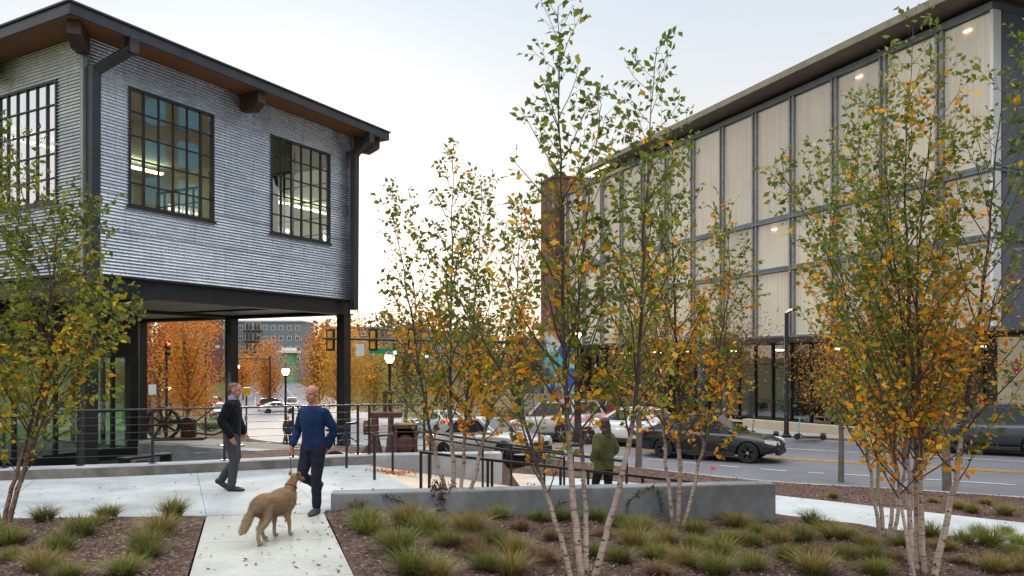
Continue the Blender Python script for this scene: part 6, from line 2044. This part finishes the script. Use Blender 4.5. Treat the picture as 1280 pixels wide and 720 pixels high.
# red delineators and a marker flag
for x, lb in ((1176, 'left red plastic delineator post on the far pavement'), (1193, 'right red plastic delineator post on the far pavement')):
    pz = GT(x, 549, .1); T = thing('delineator_post', lb, 'delineator', tuple(pz))
    m_ = MB(); m_.lathe([(.16, 0), (.15, .05), (.05, .08), (.045, 1.0), (.03, 1.05)], (0, 0, 0), 10); m_.build('post', M['sign_red'], T)
    m_ = MB(); m_.lathe([(.0465, .72), (.0465, .84)], (0, 0, 0), 10); m_.build('reflector', M['white_paint'], T)
pz = GT(889, 600, .12)
T = thing('marker_flag', 'small pink utility marker flag on the verge', 'flag', tuple(pz))
m_ = MB(); m_.tube([(0, 0, -.05), (0, 0, .38)], .004, 4); m_.build('wire', M['galv'], T)
m_ = MB(); m_.grid(lambda a, b: (.0 + .11 * a, .012 * math.sin(a * 5), .27 + .09 * b - .01 * a), 5, 2); m_.build('flag_sheet', emit('pink_flag', (1, .2, .25), 0, (.75, .10, .13)), T)

# ------------------------------------------------------------------ rusty machines
def wheel_machine():
    p = Vector((A(204, 548, 24.2).x, 24.2, -.36))
    T = thing('spoked_machine', 'rusty old machine with a big spoked wheel behind the guard rail', 'machine', tuple(p), R(8))
    m_ = MB(); n = 30
    prof = []
    for i in range(n):
        a0, a1 = 2 * math.pi * i / n, 2 * math.pi * (i + 1) / n
        def ring(a): return [Vector((r_ * math.cos(a), y, .50 + r_ * math.sin(a))) for r_, y in ((.44, -.09), (.52, -.09), (.52, .09), (.44, .09))]
        q0, q1 = ring(a0), ring(a1)
        for j in range(4): m_.quad(q0[j], q0[(j + 1) % 4], q1[(j + 1) % 4], q1[j])
    m_.build('wheel_rim', M['rust'], T)
    for i in range(8):
        a = 2 * math.pi * i / 8 + .2
        m_ = MB(); m_.beam((.09 * math.cos(a), 0, .5 + .09 * math.sin(a)), (.445 * math.cos(a), 0, .5 + .445 * math.sin(a)), .05, .07); m_.build('spoke', M['rust'], T, smooth=0)
    m_ = MB(); m_.lathe([(.05, -.2), (.11, -.19), (.12, .19), (.05, .2)], (0, 0, .5), 12, 'y'); m_.build('hub', M['rust'], T)
    m_ = MB(); m_.span((-.2, -.25, -.02), (1.25, .3, .08)); m_.span((.55, -.15, .081), (.95, .2, .55)); m_.lathe([(.02, -.22), (.2, -.2), (.2, .2), (.02, .22)], (.75, 0, .5), 14, 'y'); m_.tube([(.2, 0, .5), (.75, 0, .5)], .035, 8); m_.build('gear_body', M['rust'], T, bevel=.01)
    m_ = MB(); m_.tube([(.9, 0, .5), (1.5, -.05, .95)], .022, 6); m_.tube([(.95, 0, .2), (1.5, 0, .12), (1.95, .02, .3), (2.05, .02, .36)], .03, 6); m_.build('lever', M['rust'], T)
wheel_machine()
def block_machine():
    p = Vector((A(492, 568, 18.4).x, 18.4, -.2))
    T = thing('rusty_press', 'heavy dark rusted press standing on the mulch bank above the wing wall', 'machine', tuple(p), R(6))
    m_ = MB(); m_.span((-.74, -.4, -.05), (.62, .45, .05)); m_.build('base_plate', M['rust'], T, smooth=0, bevel=.01)
    for x0, x1 in ((-.52, -.36), (-.12, .0)):
        m_ = MB()
        prof = [(x0 - .09, .05), (x1 + .09, .05), (x1, .5), (x1 - .01, .95), (x0 + .01, .95), (x0, .5)]
        m_.prism([(a, b) for a, b in prof], -.28, .3)
        m_.v = [(x, z, y) for x, y, z in m_.v]; m_.build('frame_leg', M['rust'], T, smooth=0, bevel=.015)
    m_ = MB(); m_.span((-.58, -.24, .955), (.20, .26, 1.08)); m_.build('cross_head', M['rust'], T, smooth=0, bevel=.02)
    m_ = MB(); m_.span((.02, -.30, .051), (.10, .32, .70)); m_.span((.48, -.30, .051), (.56, .32, .70)); m_.span((.02, -.32, .701), (.57, .33, .80)); m_.span((.101, .2, .051), (.479, .28, .70)); m_.build('housing', M['rust'], T, smooth=0, bevel=.015)
    m_ = MB(); m_.lathe([(.03, -.33), (.20, -.31), (.24, -.2), (.24, .15), (.1, .2)], (.29, 0, .32), 16, 'y'); m_.build('drum', M['rust'], T)
    m_ = MB(); m_.lathe([(.05, -.06), (.17, -.05), (.17, .05), (.05, .06)], (-.64, -.1, .72), 14, 'x'); m_.tube([(-.7, -.1, .72), (-.45, -.1, .72)], .04, 8); m_.build('hand_wheel', M['rust'], T)
    m_ = MB(); m_.tube([(-.2, 0, 1.08), (-.2, 0, 1.62)], .05, 8); m_.tube([(-.06, 0, 1.08), (-.06, 0, 1.5)], .03, 8); m_.span((-.27, -.08, 1.50), (.02, .08, 1.57)); m_.build('screw', M['rust'], T)
    m_ = MB(); m_.add([(-.86, -.3, 0), (-.52, -.36, 0), (-.5, .3, 0), (-.8, .32, 0), (-.6, -.1, .32), (-.55, .12, .36)], [(0, 1, 4), (1, 2, 5, 4), (2, 3, 5), (3, 0, 4, 5), (0, 3, 2, 1)]); m_.build('casting', M['rust'], T, smooth=0)
block_machine()
# low wall and planting between the undercroft and the street
la, lb = A(172, 552.6, 23.2), A(324, 562, 21.2)
T = thing('garden_wall', 'low grey wall behind the guard rail, under the spoked machine', 'wall', ((la.x + lb.x) / 2, (la.y + lb.y) / 2, -.6))
m_ = MB(); d_ = (lb - la); d_.z = 0; d_.normalize(); n_ = Vector((-d_.y, d_.x, 0))
m_.prism([tuple(p)[:2] for p in (la, lb, lb + n_ * .45, la + n_ * .45)], -3.0, -.37)
m_.build('wall_body', M['kerb_concrete'], T, world=True, bevel=.015)
shrub('dry tan shrub beside the low grey wall, behind the bald man', Vector((A(348, 575, 20.5).x, 20.5, -.88)), .55, .62, 1600, P_HB, 211, .05)
shrub('second dry shrub right of the low grey wall', Vector((A(385, 575, 20.9).x, 20.9, -.88)), .5, .45, 1200, P_HB, 212, .05)
shrub('reddish dry shrub by the far building column', Vector((A(414, 575, 21.5).x, 21.5, -.88)), .5, .4, 900, P_DRY + P_HB[:1], 213, .05)
shrub('evergreen hedge clump on the left pavement', Vector((A(205, 520, 62).x - .8, 64, terrain(-28, 64))), 1.5, 1.0, 1500, [(.04, .06, .02), (.06, .08, .025)], 214, .12)
shrub('low evergreen clump under the broad orange tree', Vector((A(262, 515, 58).x, 58, terrain(-23, 58))), 1.7, .8, 1500, [(.04, .06, .02), (.06, .08, .025)], 215, .12)
shrub('brown leafless hedge behind the waiting red car', Vector((A(745, 500, 44).x, 43.5, -1.6)), 2.2, 2.0, 2600, P_BR, 216, .12)
shrub('grey brown hedge left of the silver car', Vector((A(640, 510, 47).x, 47, terrain(0, 47))), 2.6, 1.6, 2600, P_BR + P_HB[:1], 217, .12)
# bicycle rack, bicycle
pz = Vector((A(413, 560, 22.6).x, 22.6, -.88))
T = thing('bicycle_rack', 'black hoop bicycle rack left of the far building column', 'bicycle rack', tuple(pz))
m_ = MB(); m_.tube([(-.12, 0, 0), (-.12, 0, .75), (-.06, 0, .84), (.06, 0, .84), (.12, 0, .75), (.12, 0, 0)], .025, 8); m_.build('hoop', M['rail'], T)
m_ = MB(); m_.box((-.12, 0, .006), (.14, .1, .012)); m_.box((.12, 0, .006), (.14, .1, .012)); m_.build('foot_plate', M['rail'], T, smooth=0)
def bicycle(label, p, rz, col):
    T = thing('bicycle', label, 'bicycle', p, rz)
    for x in (-.52, .52):
        m_ = MB(); k = 22
        m_.tube([(x + .33 * math.cos(2 * math.pi * i / k), 0, .34 + .33 * math.sin(2 * math.pi * i / k)) for i in range(k + 1)], .02, 6, cap=False)
        wo = m_.build('wheel', M['black_rubber'], T)
        s_ = MB()
        for i in range(10):
            a = math.pi * i / 10; s_.tube([(x - .32 * math.cos(a), 0, .34 - .32 * math.sin(a)), (x + .32 * math.cos(a), 0, .34 + .32 * math.sin(a))], .003, 3)
        s_.build('spokes', M['galv'], wo)
    m_ = MB()
    for a, b in (((-.52, 0, .34), (-.12, 0, .30)), ((-.12, 0, .30), (-.25, 0, .82)), ((-.25, 0, .75), (.34, 0, .80)), ((.34, 0, .80), (-.12, 0, .30)), ((-.52, 0, .34), (-.25, 0, .75)), ((.32, 0, .86), (.52, 0, .34))): m_.tube([a, b], .017, 6)
    m_.build('frame', col, T)
    m_ = MB(); m_.ell((-.27, 0, .88), (.13, .07, .04), None, 10, 6); m_.build('saddle', M['black_rubber'], T)
    m_ = MB(); m_.tube([(.32, 0, .86), (.36, 0, .98)], .014, 6); m_.tube([(.30, -.28, 1.0), (.40, -.12, .98), (.40, .12, .98), (.30, .28, 1.0)], .013, 6); m_.build('handlebar', M['steel'], T)
bicycle('blue bicycle parked by the far building column', (A(416, 560, 23.3).x + .1, 23.3, -.88), R(-25), pm('blue_frame', (.05, .12, .28), .35))
pz = Vector((A(182, 575, 20.6).x, 20.6, -.88))
T = thing('bench', 'small black metal bench at the corner of the glass room', 'bench', tuple(pz), R(60))
m_ = MB(); m_.span((-.7, -.22, .42), (.7, .22, .47)); m_.build('seat', M['steel'], T, smooth=0, bevel=.01)
for x in (-.6, .6):
    m_ = MB(); m_.span((x - .04, -.2, 0), (x + .04, .2, .419)); m_.build('leg', M['steel'], T, smooth=0)
def scooter(label, p, rz, col):
    T = thing('kick_scooter', label, 'scooter', tuple(p), rz, 'parked kick scooters')
    m_ = MB(); m_.span((-.42, -.075, .10), (.30, .075, .15)); m_.beam((.28, 0, .13), (.44, 0, .26), .09, .05); m_.build('deck', M['black_rubber'], T, smooth=0, bevel=.01)
    m_ = MB(); m_.tube([(.47, 0, .20), (.38, 0, 1.05)], [.028, .022], 8); m_.build('stem', col, T)
    m_ = MB(); m_.tube([(.37, -.24, 1.07), (.38, 0, 1.06), (.37, .24, 1.07)], .016, 6); m_.box((.39, 0, 1.04), (.08, .1, .09)); m_.build('handlebar', M['black_rubber'], T)
    for x in (-.48, .50):
        m_ = MB(); m_.lathe([(.05, -.025), (.11, -.03), (.125, -.015), (.125, .015), (.11, .03), (.05, .025)], (x, 0, .125), 14, 'y'); m_.build('wheel', M['black_rubber'], T)
    m_ = MB(); m_.tube([(-.36 - .13 * math.cos(a) * 0 - .12 + .15 * math.cos(a), 0, .125 + .15 * math.sin(a)) for a in [R(40 + 14 * i) for i in range(8)]], .02, 5); m_.build('mudguard', M['black_rubber'], T)
scooter('grey kick scooter left of the slim black pole', GT(955, 547, .13), R(150), M['galv'])
scooter('kick scooter with a bright blue stem right of the slim black pole', GT(1013, 550, .13), R(165), pm('blue_stem', (.08, .45, .62), .35))

# ------------------------------------------------------------------ houses far up the street
def flats(name, label, x0, x1, ytop, Y, depth, wallmat, floors, cols, balc=(), roofmat=None, base=None, skip=()):
    a, b = A(x0, ytop, Y), A(x1, ytop, Y)
    z0 = base if base is not None else terrain((a.x + b.x) / 2, Y) - 2
    T = thing(name, label, 'building', (a.x, Y, z0))
    W, Ht = b.x - a.x, a.z - z0
    m_ = MB(); m_.span((0, 0, 0), (W, depth, Ht)); m_.build('wall', wallmat, T, smooth=0)
    m_ = MB(); m_.span((-.3, -.35, Ht + .003), (W + .3, depth + .3, Ht + .45)); m_.build('roof', roofmat or M['white_paint'], T, smooth=0)
    fh = 3.0; z = Ht - 2.4
    for f_ in range(floors):
        for i in range(cols):
            if (f_, i) in skip: continue
            cx_ = W * (i + .5) / cols
            big = i in balc
            w_, h_ = (1.9, 2.0) if big else (1.0, 1.1)
            m_ = MB(); m_.span((cx_ - w_ / 2 - .12, -.06, z - .12), (cx_ + w_ / 2 + .12, .05, z + h_ + .12)); fo = m_.build('window', M['white_paint'], T, smooth=0)
            m_ = MB(); m_.span((cx_ - w_ / 2, -.075, z), (cx_ - .05, -.061, z + h_)); m_.span((cx_ + .05, -.075, z), (cx_ + w_ / 2, -.061, z + h_)); m_.build('pane', M['pane_dark'], fo, smooth=0)
            if big:
                m_ = MB(); m_.span((cx_ - 1.5, -1.3, z - .25), (cx_ + 1.5, -.08, z - .13))
                for k in range(9): m_.span((cx_ - 1.48 + .365 * k, -1.28, z - .129), (cx_ - 1.44 + .365 * k, -1.24, z + .85))
                m_.span((cx_ - 1.5, -1.3, z + .851), (cx_ + 1.5, -1.22, z + .93)); m_.build('balcony', M['steel'], T, smooth=0)
        z -= fh
    return T
M['pane_dark'] = pm('dark_window_pane', (.06, .07, .085), .1, 0, .5, .3)
M['blue_grey'] = pm('blue_grey_render', (.17, .21, .235), .8, 0, .07, .3)
M['teal_grey'] = pm('teal_grey_render', (.16, .23, .23), .8, 0, .07, .3)
flats('apartment_block', 'blue grey apartment block with white framed windows and balconies, far up the street', 296, 377, 402, 225, 14, M['blue_grey'], 4, 8, (1, 2))
flats('apartment_block', 'teal grey apartment block left of the blue grey one, behind the orange trees', 262, 292, 401, 230, 14, M['teal_grey'], 4, 3)
flats('apartment_block', 'brick red apartment block left of the grey ones, behind the broad orange tree', 205, 258, 397, 210, 12, brickmat('far_red_brick', (.26, .08, .06), (.22, .07, .055), (.2, .1, .09)), 4, 4)
M['far_brown'] = pm('brown_brick_far', (.20, .13, .105), .85, 0, .12, .3)
flats('row_house', 'brown brick terrace with a grey roof on the hill, right of the far column', 402, 470, 410, 250, 12, M['far_brown'], 3, 7, roofmat=M['blue_grey'])
flats('row_house', 'brown and white terrace on the hill above the green sign', 474, 532, 412, 262, 12, pm('far_tan', (.24, .17, .14), .85), 3, 6, roofmat=M['blue_grey'])
flats('row_house', 'grey terrace on the hill left of the brick tower', 536, 592, 415, 255, 12, pm('far_grey', (.22, .20, .20), .85), 3, 5, roofmat=M['far_brown'])
# small kiosk with a green front below the flats
p = A(354, 460, 205)
T = thing('kiosk', 'small pale roofed kiosk with a green front, below the apartment block', 'kiosk', (p.x - 1, 205, terrain(p.x, 205)))
m_ = MB(); m_.span((.3, 0, 0), (3.6, 4, 8.0)); m_.build('wall', pm('kiosk_green', (.10, .30, .19), .6, 0, .2, .4), T, smooth=0)
m_ = MB(); m_.span((-.7, -.8, 8.01), (4.6, 4.6, 8.7)); m_.span((.5, -.3, 8.71), (3.4, 4.2, 9.4)); m_.build('roof', M['white_paint'], T, smooth=0)
# ------------------------------------------------------------------ sky, sun, camera
SUN_EL, SUN_AZ = R(9), R(-16)                    # azimuth measured clockwise from the view direction
w = bpy.data.worlds.new('World'); scene.world = w; w.use_nodes = True
nt = w.node_tree
bg = nt.nodes['Background']
sky = nt.nodes.new('ShaderNodeTexSky'); sky.sky_type = 'NISHITA'; sky.sun_disc = False
sky.sun_elevation = SUN_EL; sky.sun_rotation = SUN_AZ % (2 * math.pi)
sky.air_density = 1.0; sky.dust_density = 2.5; sky.ozone_density = 1.2; sky.altitude = 300
hs = nt.nodes.new('ShaderNodeHueSaturation'); hs.inputs['Saturation'].default_value = .55
nt.links.new(sky.outputs[0], hs.inputs['Color'])
# a thin veil of high cloud evens the visible sky: warm low, pale blue above; unseen overhead brightened as added fill
tc = nt.nodes.new('ShaderNodeTexCoord'); sx = nt.nodes.new('ShaderNodeSeparateXYZ')
nt.links.new(tc.outputs['Generated'], sx.inputs[0])
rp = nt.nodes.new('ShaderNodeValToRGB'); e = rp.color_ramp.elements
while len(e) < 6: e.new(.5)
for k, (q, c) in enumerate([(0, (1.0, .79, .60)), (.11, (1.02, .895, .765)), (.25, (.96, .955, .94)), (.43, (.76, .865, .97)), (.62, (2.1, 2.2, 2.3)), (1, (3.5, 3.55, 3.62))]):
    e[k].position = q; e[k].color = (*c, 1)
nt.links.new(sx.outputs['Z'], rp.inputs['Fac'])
nz = nt.nodes.new('ShaderNodeTexNoise'); nz.inputs['Scale'].default_value = 1.6; nz.inputs['Detail'].default_value = 4
mp = nt.nodes.new('ShaderNodeMapping'); mp.inputs['Scale'].default_value = (1, 1, 3.5)
nt.links.new(tc.outputs['Generated'], mp.inputs['Vector']); nt.links.new(mp.outputs[0], nz.inputs['Vector'])
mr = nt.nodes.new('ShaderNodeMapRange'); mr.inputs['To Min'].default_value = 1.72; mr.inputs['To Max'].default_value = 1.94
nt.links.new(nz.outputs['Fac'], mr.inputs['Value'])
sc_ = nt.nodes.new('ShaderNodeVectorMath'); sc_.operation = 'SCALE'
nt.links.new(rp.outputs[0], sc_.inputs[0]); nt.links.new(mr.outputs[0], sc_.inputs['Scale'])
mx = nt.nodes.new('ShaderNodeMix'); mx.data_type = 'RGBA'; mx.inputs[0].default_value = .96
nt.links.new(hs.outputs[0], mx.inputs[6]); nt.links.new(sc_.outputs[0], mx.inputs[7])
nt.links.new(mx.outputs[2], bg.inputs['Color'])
bg.inputs['Strength'].default_value = .12
sun = bpy.data.lights.new('sun', 'SUN'); sun.energy = .6; sun.angle = R(12); sun.color = (1, .86, .70)
so = bpy.data.objects.new('sun', sun); COL.objects.link(so)
d = Vector((math.sin(SUN_AZ) * math.cos(SUN_EL), math.cos(SUN_AZ) * math.cos(SUN_EL), math.sin(SUN_EL)))   # towards the sun
so.rotation_euler = d.to_track_quat('Z', 'Y').to_euler()
so.location = d * 60
cam = bpy.data.cameras.new('camera'); cam.sensor_width = 36; cam.lens = F / 1280 * 36
cam.shift_y = (HY - 360) / 1280; cam.clip_start = .05; cam.clip_end = 6000
co = bpy.data.objects.new('camera', cam); COL.objects.link(co)
co.location = (0, 0, H); co.rotation_euler = (R(90), 0, 0)
scene.camera = co
scene.view_settings.view_transform = 'Standard'; scene.view_settings.look = 'None'
scene.view_settings.exposure = 2.02; scene.view_settings.gamma = 1
scene.cycles.use_denoising = True
scene.cycles.max_bounces = 8; scene.cycles.transparent_max_bounces = 16
scene.cycles.caustics_reflective = False; scene.cycles.caustics_refractive = False
scene.cycles.sample_clamp_indirect = 6
